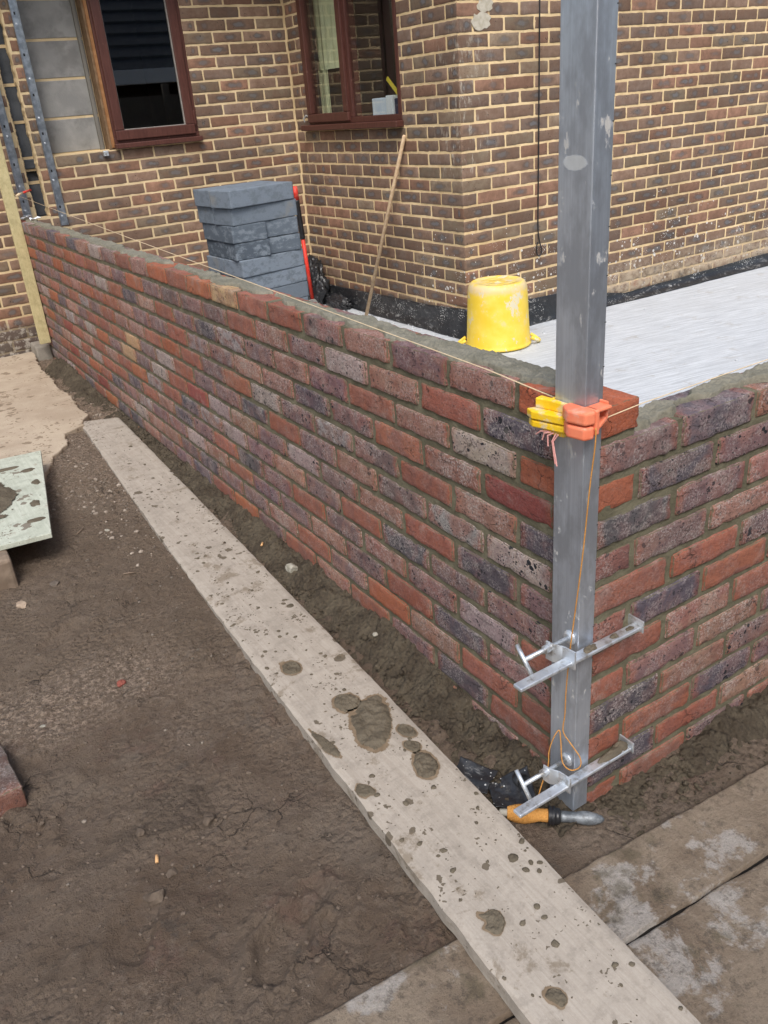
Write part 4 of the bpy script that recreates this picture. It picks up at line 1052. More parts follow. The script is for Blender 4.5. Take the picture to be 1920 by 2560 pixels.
def line(name, pts, r, mat, label, cat='string line'):
    o = MB().tube(pts, r, 8).build(name, mat, smooth=True); return tag(o, label, cat)
ll = line('string_line', [(-.014, .096, .9755), (-.0038, .30, .983), (-.0035, 2.6, 1.058), (-.002, 4.93, 1.142)], .0011, M['cream'], 'cream string stretched along the top of the long wall to the batten')
fr_ = MB()
for k, (dy, dz) in enumerate(((.028, -.012), (.012, -.018), (-.003, -.026), (-.022, -.055), (-.026, -.058))):
    y0 = .060; fr_.tube([(-.062, y0 - .006*k, .934), (-.066, y0 + dy*.6, .934 + dz*.25), (-.066, y0 + dy, .934 + dz)], .0014, 6)
o = fr_.build('frayed_end', M['pink'], ll)
line('string_line', [(-.010, -.020, .965), (.10, -.008, .963), (.35, -.004, .9625), (2.0, -.002, .960)], .0010, M['cream'], 'cream string stretched along the short wall from the orange block')
tw = [(-.046, -.036, .962), (-.047, -.037, .93), (-.049, -.030, .85), (-.052, -.022, .72), (-.056, -.012, .60), (-.060, -.004, .50), (-.060, .004, .40), (-.058, .008, .33), (-.060, .010, .285), (-.056, -.010, .262), (-.048, -.028, .235), (-.050, -.030, .212), (-.062, -.016, .200), (-.070, .000, .215), (-.066, .010, .262), (-.066, .016, .287), (-.075, .024, .262), (-.080, .030, .225), (-.082, .030, .19), (-.098, .030, .15), (-.108, .030, .12), (-.112, .034, .07)]
# smooth the twine
def smooth(pts, n=6):
    P = [np.array(p, float) for p in pts]; out = []
    for i in range(len(P)-1):
        p0, p1, p2, p3 = P[max(i-1, 0)], P[i], P[i+1], P[min(i+2, len(P)-1)]
        for k in range(n):
            t = k/n; out.append(tuple(.5*((2*p1) + (p2-p0)*t + (2*p0-5*p1+4*p2-p3)*t*t + (3*p1-p0-3*p2+p3)*t**3)))
    out.append(tuple(P[-1])); return out
line('twine', smooth(tw), .0013, M['twine'], 'loose orange twine hanging down the post to the wound line pins', 'twine')
# line pins with twine wound round them, lying at the foot of the post
A = np.array([-.165, .083, .062]); B = np.array([.000, -.058, .055]); dv = B - A; Lr = np.linalg.norm(dv); dv /= Lr
ax = Matrix.Translation(Vector(A)) @ Vector((0, 0, 1)).rotation_difference(Vector(dv)).to_matrix().to_4x4()
pin = empty('line_pin', tuple(A), 'line pin wound with orange twine lying on the soil at the foot of the post', 'line pin')
def lathe_ax(prof, n=28): return MB().lathe([(r, z) for r, z in prof], (0, 0, 0), n, ax)
lathe_ax([(.004, -.008), (.008, -.006), (.0085, .012), (.0095, .02)]).build('butt_end', M['stone_pale'], pin, smooth=True)
prof = []
for k in range(60):
    z = .010 + .088*k/59; base = .0135 + .0065*math.sin(math.pi*min(1, k/45)) ; prof.append((base + (.0009 if k % 2 else 0) + random.uniform(-.0005, .0005), z))
lathe_ax(prof, 40).build('wound_twine', M['twine'], pin, smooth=True)
lathe_ax([(.0165, .098), (.021, .0985), (.022, .102), (.0195, .104), (.0195, .107), (.021, .108), (.0205, .112), (.017, .113), (.018, .118), (.0165, .124), (.013, .1245)]).build('collar', M['blackplastic'], pin, smooth=True)
lathe_ax([(.012, .124), (.0125, .130), (.0115, .142), (.012, .158), (.0145, .172), (.0150, .183), (.0125, .198), (.008, .212), (.003, Lr)]).build('metal_tip', M['lead'], pin, smooth=True)

# scraps of black damp course plastic by the board
def scrap(c, sx, sy, ang, seed, label, hz=.018):
    n = 26; S, TT = np.meshgrid(np.linspace(-1, 1, n), np.linspace(-1, 1, n))
    X0 = sx*S; Y0 = sy*TT; P = np.stack([X0, Y0, X0*0], -1)
    Z = c[2] + hz*(.6*np.abs(fbm(P*22, 3, seed)) + .9*np.clip(S*.6 + TT*.3 + .1, 0, 1)**2) + .002
    k = 1 + .18*fbm(P*18, 2, seed+1)
    ca, sa = math.cos(ang), math.sin(ang)
    o = link('plastic_scrap', grid_mesh('plastic_scrap', c[0] + (X0*ca - Y0*sa)*k, c[1] + (X0*sa + Y0*ca)*k, Z), M['membrane'], smooth=True)
    m = o.modifiers.new('solid', 'SOLIDIFY'); m.thickness = .0012
    return tag(o, label, 'plastic scrap', 'scraps of black plastic at the wall corner')
scrap((-.150, .205, .060), .034, .045, .5, 3, 'speckled black plastic scrap under the right edge of the board')
scrap((-.112, .118, .058), .048, .040, -.4, 9, 'larger black plastic scrap beside the orange wound line pin', .03)
cpt = MB(); cpt.tube([(-.075, .150, .055), (-.078, .112, .075)], .018, 18, cap=False); o = cpt.build('pipe_end', M['blackplastic'], smooth=True); m = o.modifiers.new('solid', 'SOLIDIFY'); m.thickness = .002
tag(o, 'short black plastic pipe end behind the lower clamp handle', 'pipe')

# ================================================================== LEFT SIDE THINGS
mbd = empty('mortar_board', (-.95, 2.4, .18), 'square pale green board smeared with mortar, propped on a timber block', 'mortar board')
bd = MB().prism([(-.527, 2.835), (-.685, 1.927), (-1.42, 2.02), (-1.27, 2.93)], .181, .2); bd.build('board', M['mdf'], mbd, bevel=.002)
# heap of mortar on it
n = 70; S, TT = np.meshgrid(np.linspace(-1, 1, n), np.linspace(-1, 1, n)); X = -.915 + .215*S + .06*TT; Y = 2.36 + .30*TT; P = np.stack([X, Y, X*0], -1)
q = np.sqrt(S**2 + TT**2) + .28*fbm(P*7, 4, 101) + .1*fbm(P*30, 2, 105); h = sstep(.92, .5, q)
Z = .2 + .002 + .026*h*(1 + .5*fbm(P*18, 4, 102)); hp = link('mortar_heap', grid_mesh('mortar_heap', X, Y, Z, keep=h > .03), M['splat'], smooth=True)
tag(hp, 'flat heap of brown mortar on the pale green mortar board', 'mortar heap')
k = 0
for (x, y, rx, ry, lab) in ((-.705, 2.08, .030, .018, 'nearest corner'), (-.675, 2.24, .022, .030, 'right edge'), (-.625, 2.62, .030, .016, 'far right corner'), (-.70, 2.70, .045, .018, 'far edge'), (-.625, 2.46, .016, .028, 'right edge beyond the heap')):
    k += 1; mb = MB(); n = 22; V = []; F = []
    for kk, f in ((1, 0.), (.85, .7), (.4, 1.), (.1, 1.)):
        for i in range(n):
            a = 2*math.pi*i/n; r = kk*(1 + .3*float(vnoise([math.cos(a)*2 + k*7, math.sin(a)*2, 0.], 7))); V.append((x + rx*r*math.cos(a), y + ry*r*math.sin(a), .2003 + .005*f))
    for q_ in range(3):
        for i in range(n): F.append((q_*n+i, q_*n+(i+1) % n, (q_+1)*n+(i+1) % n, (q_+1)*n+i))
    F.append(tuple(3*n+i for i in range(n))); o = mb.add(V, F).build('mortar_splat', M['splat'], smooth=True)
    tag(o, 'small mortar splat at the %s of the green mortar board' % lab, 'mortar splat', 'splats on the mortar board')
def chunky(lo, hi, rz, mat, name, label, cat, bevel=.006, group=None):
    c = [(a+b)/2 for a, b in zip(lo, hi)]; Mx = Matrix.Translation(c) @ Matrix.Rotation(rz, 4, 'Z')
    o = MB().box([a-b for a, b in zip(lo, c)], [a-b for a, b in zip(hi, c)], Mx).build(name, mat, bevel=bevel); return tag(o, label, cat, group)
chunky((-1.10, 1.868, .035), (-.838, 1.99, .180), -.03, M['old_timber'], 'timber_block', 'weathered timber block under the near edge of the green mortar board', 'timber block', .012)
chunky((-1.15, 2.55, .035), (-.80, 2.66, .180), .1, M['old_timber'], 'timber_block', 'timber block hidden under the far part of the green mortar board', 'timber block', .01)
lb = Bricks(); a, b_, p_ = PAL['R']; lb.add(T_FINE, (-1.092, .885, .080), (.1075, .05125, .0325), R(94), (.105,.066,.055), (.13,.105,.095), (.8, .4, .5), r=.006)
o = lb.build('loose_brick', M['new_brick']); tag(o, 'loose dirty brick lying on the mud at the left edge', 'brick')

# batten, starter channels, peg and torn film at the far end of the new wall
mb = MB(); Mx = Matrix.Translation((-.040, 4.945, .205)) @ Matrix.Rotation(R(.4), 4, 'Y')
bt = MB().box((-.035, -.014, 0), (.035, .014, 1.95), Mx).build('timber_batten', M['timber'], bevel=.003); tag(bt, 'pale yellow timber batten standing upright at the far end of the new wall', 'batten')
for (x, z) in ((-.055, .62), (-.03, .80), (-.05, 1.02), (-.035, .36)):
    MB().lathe([(.006, -.001), (.004, -.0012)], (0, 0, 0), 12, Matrix.Translation((x, 4.9306, z)) @ Matrix.Rotation(R(90), 4, 'X')).build('knot', M['old_timber'], bt)
def channel(x0, w, z0, label):
    o = empty('wall_starter', (x0, YB, z0), label, 'wall starter', 'steel wall starter channels'); t = .002; y1 = YB - .002; d = .022
    b = MB(); b.box((x0, y1 - d, z0), (x0 + t, y1, 2.6)); b.box((x0 + w - t, y1 - d, z0), (x0 + w, y1, 2.6)); b.box((x0 + t, y1 - t, z0), (x0 + w - t, y1, 2.6)); b.build('channel', M['channel'], o)
    b = MB()
    z = z0 + .06
    while z < 2.5:
        MB().lathe([(.0065, -.006), (.0065, .0), (.004, .001)], (0, 0, 0), 10, Matrix.Translation((x0 + w/2 + random.uniform(-.004, .004), y1 - t - .001, z)) @ Matrix.Rotation(R(90), 4, 'X')).build('screw_head', M['galv'], o); z += random.choice((.15, .225, .3))
    z = z0 + .11
    while z < 2.55:
        MB().box((x0 + w*.38, y1 - t - .0008, z), (x0 + w*.60, y1 - t - .0001, z + .016)).build('slot', M['blackplastic'], o); z += .225
    return o
channel(.073, .050, .955, 'steel wall starter channel just behind the pale batten')
channel(.296, .048, .895, 'steel wall starter channel fixed beside the exposed grey blockwork')
pg = empty('line_pin', (.05, 4.92, 1.13), 'small line pin with a red end stuck beside the top of the long wall string', 'line pin')
MB().tube([(.008, 4.93, 1.128), (.03, 4.95, 1.134), (.066, 4.99, 1.140)], [.004, .009, .004], 8).build('shank', M['cream'], pg, smooth=True)
MB().tube([(.066, 4.99, 1.140), (.128, 5.06, 1.147)], .007, 8).build('red_end', M['red_grip'], pg, smooth=True)
def film(c, s, seed, mat, label):
    n = 14; S, TT = np.meshgrid(np.linspace(-1, 1, n), np.linspace(-1, 1, n)); P = np.stack([S, TT, S*0 + seed], -1)
    o = link('film_scrap', grid_mesh('film_scrap', c[0] + s*S*(1 + .4*fbm(P, 2, seed)), c[1] + .6*s*TT, c[2] + s*.5*(fbm(P*1.2, 3, seed) + .5)), mat, smooth=True)
    m = o.modifiers.new('solid', 'SOLIDIFY'); m.thickness = .0008
    return tag(o, label, 'film scrap', 'torn film at the far end of the new wall')
film((.050, 5.02, .986), .034, 3, M['foil'], 'bright white torn film on the wall top between the two steel channels')
film((.078, 4.88, .986), .032, 8, M['foil'], 'bright white torn film at the foot of the steel channel beside the blockwork')
film((.075, 5.11, .990), .024, 12, M['channel'], 'dull silver torn film at the foot of the channel behind the batten')
o = MB().box((.678, YB - .03, 1.292), (.712, YB - .001, 1.326)).build('fixing_clip', M['galv'], bevel=.004); tag(o, 'small shiny steel clip below the corner of the exposed blockwork', 'clip')

# ================================================================== INSIDE: BLOCKS, HAMMER, BROOM, BUCKET, MEMBRANE, CABLE
yaw = R(9.7); FLc = np.array([.888, 3.683]); BL, BD, BH = .452, .222, .0945
ev = np.array([math.cos(yaw), math.sin(yaw)]); dv_ = np.array([-.01, 1.]); nv = np.array([-math.sin(yaw), math.cos(yaw)])
tone = [(.75, .3), (.55, .25), (.25, .7), (.12, .8), (.85, .2), (.95, .2), (.45, .3), (.5, .4), (.4, .4), (.5, .4)]
names = ['topmost', 'second', 'third', 'fourth', 'fifth', 'sixth', 'seventh', 'eighth', 'ninth', 'lowest']
ztop = 1.099
zs_ = [ztop - .0965*i for i in range(8)]; zl = zs_[7]; step_ = (zl - SLAB)/3
zs_ = zs_ + [zl - step_*i for i in (1, 2)] + [SLAB]
def concrete_block(c, half, rz, tn, label):
    bb = Bricks(); bb.add(T_FINE, c, half, rz, (0,0,0), (0,0,0), (tn[0], tn[1], 0), r=.0018, rough=.0003, jit=.0008, tilt=.0015)
    o = bb.build('concrete_block', M['block']); return tag(o, label, 'concrete block', 'stack of grey concrete blocks')
offs = [(-.012, -.010, .022), (.004, .004, -.028), (0, 0, .006), (.008, .002, -.006), (.010, -.004, .010), (.016, .002, -.004), (.02, .004, .0), (.01, .0, .0), (.0, .0, .0), (.0, .0, .0)]
for i in range(10):
    zt_, zb_ = zs_[i], zs_[i+1] + .002; hz = (zt_ - zb_)/2; zc = (zt_ + zb_)/2; ox, oy, da = offs[i]
    c0 = FLc + ev*(.226 + ox) + dv_*(.205 + oy)
    across = i in (2, 3, 8)
    for s_, side in ((-1, 0), (1, 1)):
        if not across: cc = c0 + dv_*s_*.104 - ev*(0. if side == 0 else .012); rz = (yaw if side == 0 else R(4)) + da*(1 if side == 0 else .3); which = 'front block' if side == 0 else 'back block'
        else: cc = c0 + ev*s_*.1135; rz = R(1.5) + math.pi/2 + da; which = 'left block' if side == 0 else 'right block'
        lay = 'topmost layer' if i == 0 else ('bottom layer' if i == 9 else '%s layer from the top' % names[i])
        concrete_block((cc[0], cc[1], zc), ((BL if not across else .412)/2, (BD if across else .206)/2, hz), rz, (np.clip(tone[i][0] + random.uniform(-.12, .12), 0, 1), tone[i][1]), 'grey concrete %s in the %s of the stack' % (which, lay))

hm = empty('sledgehammer', (1.95, 4.86, .12), 'red and black sledgehammer standing on its head beside the grey block stack', 'sledgehammer')
b0, b1 = Vector((1.967, 4.90, .13)), Vector((1.905, 4.86, .975))
def seg(a, b): return [tuple(b0.lerp(b1, a)), tuple(b0.lerp(b1, b))]
MB().tube(seg(0, .56), .0145, 12).build('handle', M['red_grip'], hm, smooth=True)
g_ = MB(); pts = [tuple(b0.lerp(b1, .56 + .33*k/24)) for k in range(25)]; g_.tube(pts, [.019 + .002*(k % 2) for k in range(25)], 12); g_.build('grip', M['blackplastic'], hm, smooth=True)
MB().tube(seg(.89, 1.0), .0205, 12).build('end_cap', M['red_grip'], hm, smooth=True)
MB().tube([(1.90, 4.875, .112), (1.905, 4.876, .112), (2.035, 4.91, .112), (2.04, 4.911, .112)], [.028, .034, .034, .028], 14).build('head', M['steel'], hm)

br = MB().tube([(2.028, 4.215, SLAB + .002), (2.150, 3.757, 1.268), (2.1515, 3.7535, 1.280)], [.0125, .0125, .009], 14).build('broom_handle', M['pole'], smooth=True); tag(br, 'plain wooden broom handle leaning on the brick wall below the window', 'broom handle')

bc = (2.215, 2.955); bu = empty('bucket', (bc[0], bc[1], SLAB), 'yellow builders bucket standing upside down on the pale floor slab', 'bucket')
z0 = SLAB
prof = [(.190, z0+.004), (.200, z0+.006), (.2015, z0+.016), (.196, z0+.022), (.1935, z0+.030), (.185, z0+.18), (.179, z0+.310), (.176, z0+.350), (.170, z0+.368), (.160, z0+.381), (.149, z0+.388), (.142, z0+.386), (.138, z0+.3835), (.108, z0+.383), (.1065, z0+.3815), (.104, z0+.383), (.056, z0+.383), (.0545, z0+.3815), (.052, z0+.383), (.02, z0+.383), (.018, z0+.385), (.004, z0+.385)]
b_o = MB().lathe(prof, (bc[0], bc[1], 0), 72).build('body', M['bucket'], bu, smooth=True)
def lug(ang):
    ca, sa = math.cos(ang), math.sin(ang); b = MB(); pts = []
    for k in range(13):
        a = math.pi*k/12; rr = .198 + .050*math.sin(a); tz = .040*math.cos(a)
        pts.append((bc[0] + rr*ca - tz*sa, bc[1] + rr*sa + tz*ca, z0 + .045 - .030*math.sin(a)))
    b.tube(pts, .0105, 10); return b.build('handle_lug', M['bucket'], bu, smooth=True)
lug(R(-38)); lug(R(142))
mk = MB()
for k in range(4):
    a = R(20 + 90*k); mk.box((-.135, -.0012, 0), (.135, .0012, .0008), Matrix.Translation((bc[0], bc[1], z0 + .3832)) @ Matrix.Rotation(a, 4, 'Z')) if k < 2 else None
mk.build('moulded_line', simple('moulded_mark', (.50,.36,.05), (.55,.4,.08), 20, .6), bu)

# black membrane turned up against the house walls
def membrane():
    path_pts = [(XI - .02, 5.19), (XI - .02, 4.2), (XI - .02, YC + .05), (XI - .012, YC - .008), (XI + .05, YC - .02), (XI + .8, YC - .02), (4.0, YC - .02), (6.9, YC - .02)]
    P = [np.array(p) for p in path_pts]; seglen = [np.linalg.norm(P[i+1]-P[i]) for i in range(len(P)-1)]; tot = sum(seglen); n = 620
    pts = []; nrm = []
    for k in range(n):
        s = tot*k/(n-1); acc = 0
        for i, L in enumerate(seglen):
            if s <= acc + L or i == len(seglen)-1:
                t = min(1, (s-acc)/L); pts.append(P[i] + (P[i+1]-P[i])*t); break
            acc += L
    pts = np.array(pts); tg = np.gradient(pts, axis=0); tg /= np.linalg.norm(tg, axis=1, keepdims=True)
    for _ in range(6): tg = (tg + np.roll(tg, 1, 0) + np.roll(tg, -1, 0)); tg[0] = tg[1]; tg[-1] = tg[-2]; tg /= np.linalg.norm(tg, axis=1, keepdims=True)
    nrm = np.stack([tg[:,1], -tg[:,0]], 1); 
    m = 16; S = np.linspace(0, 1, m); s_along = np.linspace(0, tot, n)
    Hs = np.interp(s_along, [0, .5, 1.6, 1.98, 2.15, 2.9, 3.4, 4.2, 5.2, 7], [.140, .135, .165, .185, .175, .145, .048, .062, .08, .09])
    Fs = np.interp(s_along, [0, 1.5, 2.0, 2.2, 2.9, 3.4, 4.2, 7], [.022, .024, .016, .03, .045, .06, .07, .08])
    out = []
    X = np.zeros((m, n)); Y = X.copy(); Z = X.copy()
    for j, t in enumerate(S):
        off = Fs*((1-t)**2.2) + .004
        q = np.stack([s_along*5, s_along*0 + t*2.2, s_along*0], -1)
        w = .010*fbm(q, 2, 111)*(1 - .6*t) + .002*fbm(q*4, 2, 112)
        hh = Hs*(1 + .10*fbm(np.stack([s_along*2.1, s_along*0, s_along*0], -1), 3, 113)) 
        o_ = np.maximum(off + w, .003)
        pp = pts + nrm*o_[:, None]; X[j] = pp[:,0]; Y[j] = pp[:,1]; Z[j] = SLAB + .004 + hh*t**1.15
    o = link('plastic_membrane', grid_mesh('plastic_membrane', X, Y, Z), M['membrane'], smooth=True)
    md = o.modifiers.new('solid', 'SOLIDIFY'); md.thickness = .003
    tag(o, 'dusty black damp proof membrane turned up along the foot of the house walls', 'membrane')
membrane()
# lip of surplus membrane lying along the slab edge of the front wall
n = 90; S = np.linspace(0, 1, n); TT = np.linspace(0, 1, 8); SS, T2 = np.meshgrid(S, TT); X = 2.95 + 3.6*SS; P = np.stack([X*4, T2*2, X*0], -1)
Y = YC - .055 - .075*T2*(.6 + .7*SS) - .012*fbm(P, 3, 121); Z = SLAB + .010 + .02*(1-T2) + .010*np.abs(fbm(P*1.7, 3, 122)) + .002
# crumpled heap of polythene in the inner corner
import bmesh as _bm
def heap(c, r, seed, label, sq):
    bm = _bm.new(); _bm.ops.create_icosphere(bm, subdivisions=5, radius=1); P = np.array([v.co[:] for v in bm.verts])
    d = .42*fbm(P*1.5 + seed, 3, seed) + .50*(np.abs(fbm(P*3.1 + seed, 3, seed+2)) - .25) + .16*np.abs(fbm(P*8, 2, seed+4))
    P = P*(1 + d[:, None])*np.array(sq)*r + np.array(c); P[:,2] = np.maximum(P[:,2], SLAB + .002)
    for v, p in zip(bm.verts, P): v.co = p
    me = bpy.data.meshes.new('polythene_heap'); bm.to_mesh(me); bm.free(); o = link('polythene_heap', me, M['membrane_clean'], smooth=True)
    return tag(o, label, 'polythene heap')
heap((2.03, 5.02, .20), .16, 5, 'crumpled black polythene heaped in the inner corner behind the sledgehammer', (.75, 1.0, 1.35))
heap((2.075, 4.72, .12), .10, 9, 'smaller crumple of black polythene at the foot of the return wall', (.45, 1.7, .6))

# rubble of dried mortar at the foot of the return wall
def lumps(name, boxes, n, rng_, mat, label, smin, smax, zf):
    V = []; F = []; mb = MB(); rnd = random.Random(rng_)
    import bmesh
    bm = bmesh.new(); bmesh.ops.create_icosphere(bm, subdivisions=1, radius=1); base = np.array([v.co[:] for v in bm.verts]); fac = [[v.index for v in f.verts] for f in bm.faces]; bm.free()
    VV = []; FF = []; n0 = 0
    for k in range(n):
        (x0, x1, y0, y1) = rnd.choices([b[:4] for b in boxes], [b[4] for b in boxes])[0]
        x, y = rnd.uniform(x0, x1), rnd.uniform(y0, y1); s = smin + (smax - smin)*rnd.random()**3
        q = base*(1 + .35*(np.random.default_rng(k).random((len(base), 1)) - .5))*np.array([1, rnd.uniform(.6, 1), rnd.uniform(.4, .8)])*s
        a = rnd.uniform(0, 6.28); ca, sa = math.cos(a), math.sin(a)
        q = np.stack([q[:,0]*ca - q[:,1]*sa + x, q[:,0]*sa + q[:,1]*ca + y, q[:,2] + zf(x, y) + s*.15], 1)
        VV.append(q); FF += [tuple(n0 + i for i in f) for f in fac]; n0 += len(base)
    me = bpy.data.meshes.new(name); me.from_pydata(np.vstack(VV).tolist(), [], FF); me.update()
    o = link(name, me, mat); return tag(o, label, kind='stuff')
gh = lambda x, y: float(ground_h(np.array([[x]]), np.array([[y]]))[0, 0])
lumps('gravel', [(-1.4, -.25, 2.2, 3.2, 5), (-.62, -.3, 1.0, 2.4, 2), (-1.3, -.45, -.1, 1.8, 1.2), (-.5, -.25, 2.2, 3.5, 3)], 1000, 5, simple('grit', (.12,.10,.08), (.22,.185,.15), 9, .9), 'small stones and grit trodden into the mud', .0012, .007, gh)
lumps('crumbs', [(-1.3, -.43, -.1, 2.0, 4), (-.42, -.3, .2, 3.2, 1)], 520, 15, M['clod'], 'crumbs of loose mud on the ground', .0015, .009, gh)
lumps('path_rubble', [(-1.0, -.2, 2.35, 3.5, 4), (-.5, -.22, 1.7, 2.6, 2), (-.17, -.06, 3.3, 4.3, 1)], 620, 55, simple('pale_grit', (.22,.18,.145), (.34,.29,.24), 30, .9), 'pale broken concrete crumbs below the edge of the path', .0015, .012, gh)
lumps('crumbs', [(-1.3, -.46, -.1, 1.3, 5), (-1.2, -.42, 1.3, 2.2, 2)], 2000, 77, simple('mud_crumb', (.095,.070,.052), (.145,.112,.086), 60, .9, bump=.6), 'fine loose crumbs of trodden mud', .0011, .0065, gh)
lumps('rubble', [(1.95, 2.13, 3.25, 4.6, 3), (.12, .3, .4, 4.4, 1), (.2, 4.5, .2, 3.0, 2)], 240, 25, M['slab'], 'crumbs of dried mortar along the slab edge', .003, .014, lambda x, y: SLAB)
soil_z = lambda x, y: .05 + .03*(y > .5)
lumps('soil_crumbs', [(-.17, -.005, .1, 3.4, 3)], 900, 35, M['soil'], 'loose crumbs of soil and mortar along the wall foot', .003, .011, lambda x, y: .055 + (.045 if y > .6 else .02)*(1 + x/.17))
lumps('soil_crumbs', [(.02, 1.2, -.13, -.01, 1)], 420, 36, M['soil'], 'loose crumbs of soil along the short wall', .003, .010, lambda x, y: .028 + .02*(1 + y/.13))

# cable hanging on the front wall, hooked at its end
cab = smooth([(2.755, YC - .012, 2.64), (2.752, YC - .012, 1.92), (2.746, YC - .014, 1.2), (2.743, YC - .014, .80), (2.744, YC - .015, .66), (2.752, YC - .02, .60), (2.766, YC - .022, .552), (2.762, YC - .022, .522), (2.745, YC - .022, .512), (2.728, YC - .022, .530), (2.728, YC - .02, .575), (2.736, YC - .02, .60)])
o = MB().tube(cab, .0042, 8).build('cable', M['blackplastic'], smooth=True); tag(o, 'black cable hanging down the brick wall with a hooked end', 'cable')

# white wall plaster patches high on the front wall
for (x, z, rx, rz_, lab) in ((2.33, 1.83, .075, .040, 'lower'), (2.36, 1.905, .060, .030, 'upper')):
    n = 40; V = [(x + rx*(1 + .25*float(vnoise([math.cos(a)*2 + x*9, math.sin(a)*2, z*7], 3)))*math.cos(a), YC - .0035, z + rz_*(1 + .3*float(vnoise([math.cos(a)*3, math.sin(a)*3 + x*5, z], 4)))*math.sin(a)) for a in (2*math.pi*k/n for k in range(n))]
    V2 = [(p[0], YC + .001, p[2]) for p in V]; F = [tuple(range(n))] + [(k, n + k, n + (k+1) % n, (k+1) % n) for k in range(n)]
    o = MB().add(V + V2, F).build('mortar_patch', simple('pale_filler', (.42,.38,.30), (.52,.48,.40), 40, .9, bump=.4), smooth=False); tag(o, '%s of two pale mortar patches high on the front wall' % lab, 'mortar patch')

# ================================================================== SMALL THINGS ON THE GROUND
def st(name, x, y, r, seed, mat, label, cat, squash=(1, .75, .55), z=None):
    z = gh(x, y) if z is None else z; o = rock(name, (x, y, z + r*.10), r, seed, M[mat], squash); return tag(o, label, cat)
st('stone', -.857, 1.712, .026, 3, 'stone_beige', 'beige stone lying on the mud left of the board, in front of the timber block', 'stone')
st('stone', -.739, 1.782, .021, 4, 'stone_brown', 'brown muddy stone just right of the timber block', 'stone')
st('mortar_lump', -.060, 1.300, .026, 5, 'stone_pale', 'pale lump of dried mortar on the soil between board and wall', 'mortar lump', (1, .8, .8), .088)
st('mortar_lump', -.040, .800, .011, 6, 'stone_pale', 'tiny pale mortar lump on the soil at the wall foot', 'mortar lump', (1, .8, .7), .090)
st('pebble', -.472, 2.070, .012, 7, 'stone_pale', 'white pebble on the mud beside the far half of the board', 'pebble')
st('brick_chip', -.716, 1.090, .018, 8, 'stone_red', 'red brick chip half sunk in the mud', 'brick chip')
st('pebble', -.941, 1.038, .008, 9, 'stone_pale', 'small white pebble near the loose brick', 'pebble')
st('mud_clod', -.699, .478, .019, 10, 'clod', 'rounded clod of mud between the board and the left edge', 'mud clod', (1, .9, .8))
st('mud_clod', -.871, .345, .024, 11, 'clod', 'largest clod of mud in the trodden group near the cigarette end', 'mud clod', (1, .8, .7))
st('mud_clod', -.842, .535, .015, 12, 'clod', 'small clod of mud beyond the cigarette end', 'mud clod', (1, .9, .7))
st('mud_clod', -.822, .390, .017, 13, 'clod', 'flat clod of mud touching the largest clod', 'mud clod', (1, .8, .5))
for (x, y, a, z, lab) in ((-.835, .436, 1.25, None, 'orange cigarette end standing in the mud by the clods'), (-.062, 1.53, .9, .094, 'orange cigarette end on the soil beside the long wall')):
    z = (gh(x, y) + .006) if z is None else z
    o = MB().tube([(x - .009*math.cos(a), y - .009*math.sin(a), z), (x + .009*math.cos(a), y + .009*math.sin(a), z + .002)], .0038, 10).build('cigarette_end', M['butt'], smooth=True); tag(o, lab, 'cigarette end')
for (x, y, L, a, lab) in ((-.56, 2.13, .05, .7, 'thin brown twig on the mud near the far part of the board'), (-.505, 1.68, .045, -.5, 'short brown twig near the middle of the board'), (-.40, 2.43, .04, 1.6, 'twig beside the left edge of the board')):
    z = gh(x, y) + .004; o = MB().tube([(x - L/2*math.cos(a), y - L/2*math.sin(a), z), (x, y, z + .002), (x + L/2*math.cos(a), y + L/2*math.sin(a), z + .001)], [.002, .0035, .002], 7).build('twig', M['old_timber'], smooth=True); tag(o, lab, 'twig')

# ================================================================== BEHIND THE VIEWER (seen in the panes)
fe = empty('garden_fence', (0, -3.6, 0), 'dark timber garden fence reflected low in the left window', 'fence')
for k in range(6):
    b = MB()
    for j in range(9): b.box((-3 + 1.85*k, -3.62 - .012*(j % 2), .05 + .2*j), (-3 + 1.85*k + 1.74, -3.605 - .012*(j % 2), .26 + .2*j))
    b.build('panel', M['fence'], fe)
    MB().box((-3.1 + 1.85*k, -3.66, -.1), (-3.0 + 1.85*k, -3.56, 2.02)).build('post', M['fence'], fe, bevel=.01)
nb = empty('bungalow', (0, -9, 0), 'dark roofed bungalow with a white gutter, reflected in the left window', 'house')
MB().box((-7, -14.5, -.1), (9, -9.4, 2.35)).build('wall', M['house_brick'], nb)
MB().box((-7.3, -9.16, 2.24), (9.3, -8.98, 2.54)).build('gutter', M['white_paint'], nb, bevel=.02)
b = MB(); b.add([(-7.3, -9.0, 2.5), (9.3, -9.0, 2.5), (9.3, -12, 5.3), (-7.3, -12, 5.3), (9.3, -15, 2.5), (-7.3, -15, 2.5)], [(0, 1, 2, 3), (3, 2, 4, 5), (0, 3, 5), (1, 4, 2), (0, 5, 4, 1)])
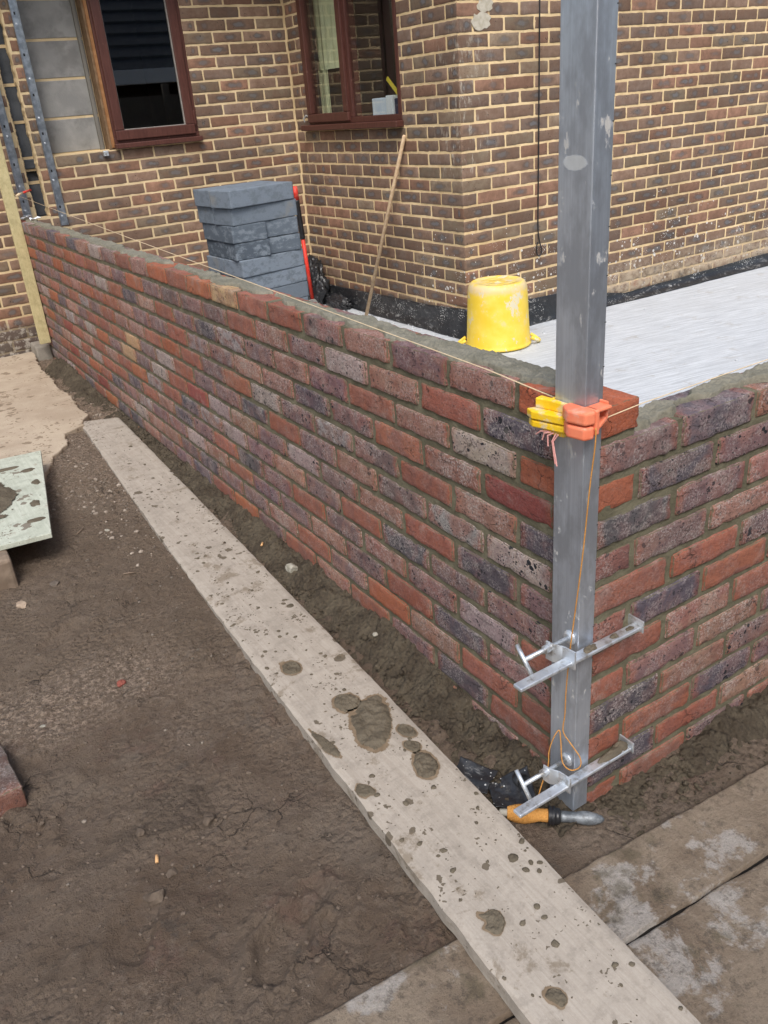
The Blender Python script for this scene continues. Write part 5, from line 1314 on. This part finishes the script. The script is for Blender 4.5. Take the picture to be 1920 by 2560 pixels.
for k in range(11): 
    t = k/11.; b.box((-7.3, -9.0 - 3*t - .03, 2.5 + 2.8*t), (9.3, -9.0 - 3*t + .01, 2.5 + 2.8*t + .05))
b.build('roof', M['roof'], nb)

# ================================================================== CAMERA, SKY, SUN
cam = bpy.data.cameras.new('camera'); co = bpy.data.objects.new('camera', cam); COL.objects.link(co)
r_ = Vector((.838341475, -.539556980, -.077857797)); u_ = Vector((.298388916, .334641429, .893856347)); f_ = Vector((.456231987, .772588752, -.441541611))
mw = Matrix(((r_.x, u_.x, -f_.x, -1.0195023), (r_.y, u_.y, -f_.y, -.9665270), (r_.z, u_.z, -f_.z, 1.4782099), (0, 0, 0, 1)))
co.matrix_world = mw
cam.sensor_fit = 'VERTICAL'; cam.sensor_height = 24.; cam.lens = 24. * 2078.606 / 2560.; cam.clip_start = .02; cam.clip_end = 2000
scene.camera = co

SUN_EL, SUN_AZ = R(52), R(212)       # azimuth measured clockwise from +Y
w = bpy.data.worlds.new('World'); scene.world = w; w.use_nodes = True; nt = w.node_tree
sky = nt.nodes.new('ShaderNodeTexSky'); sky.sky_type = 'NISHITA'; sky.sun_disc = False; sky.sun_elevation = SUN_EL; sky.sun_rotation = SUN_AZ; sky.dust_density = 4.; sky.air_density = 1.4
hs = nt.nodes.new('ShaderNodeHueSaturation'); hs.inputs['Saturation'].default_value = .85
nt.links.new(sky.outputs[0], hs.inputs['Color']); nt.links.new(hs.outputs[0], nt.nodes['Background'].inputs[0]); nt.nodes['Background'].inputs[1].default_value = .11
sl = bpy.data.lights.new('sun', 'SUN'); sl.energy = 1.35; sl.angle = R(22); sl.color = (1., .99, .975)
so = bpy.data.objects.new('sun', sl); COL.objects.link(so)
sd = Vector((math.sin(SUN_AZ)*math.cos(SUN_EL), math.cos(SUN_AZ)*math.cos(SUN_EL), math.sin(SUN_EL)))
so.rotation_euler = (-sd).to_track_quat('-Z', 'Y').to_euler()
scene.view_settings.view_transform = 'Standard'; scene.view_settings.look = 'None'; scene.view_settings.gamma = 1.; scene.view_settings.exposure = 0.75
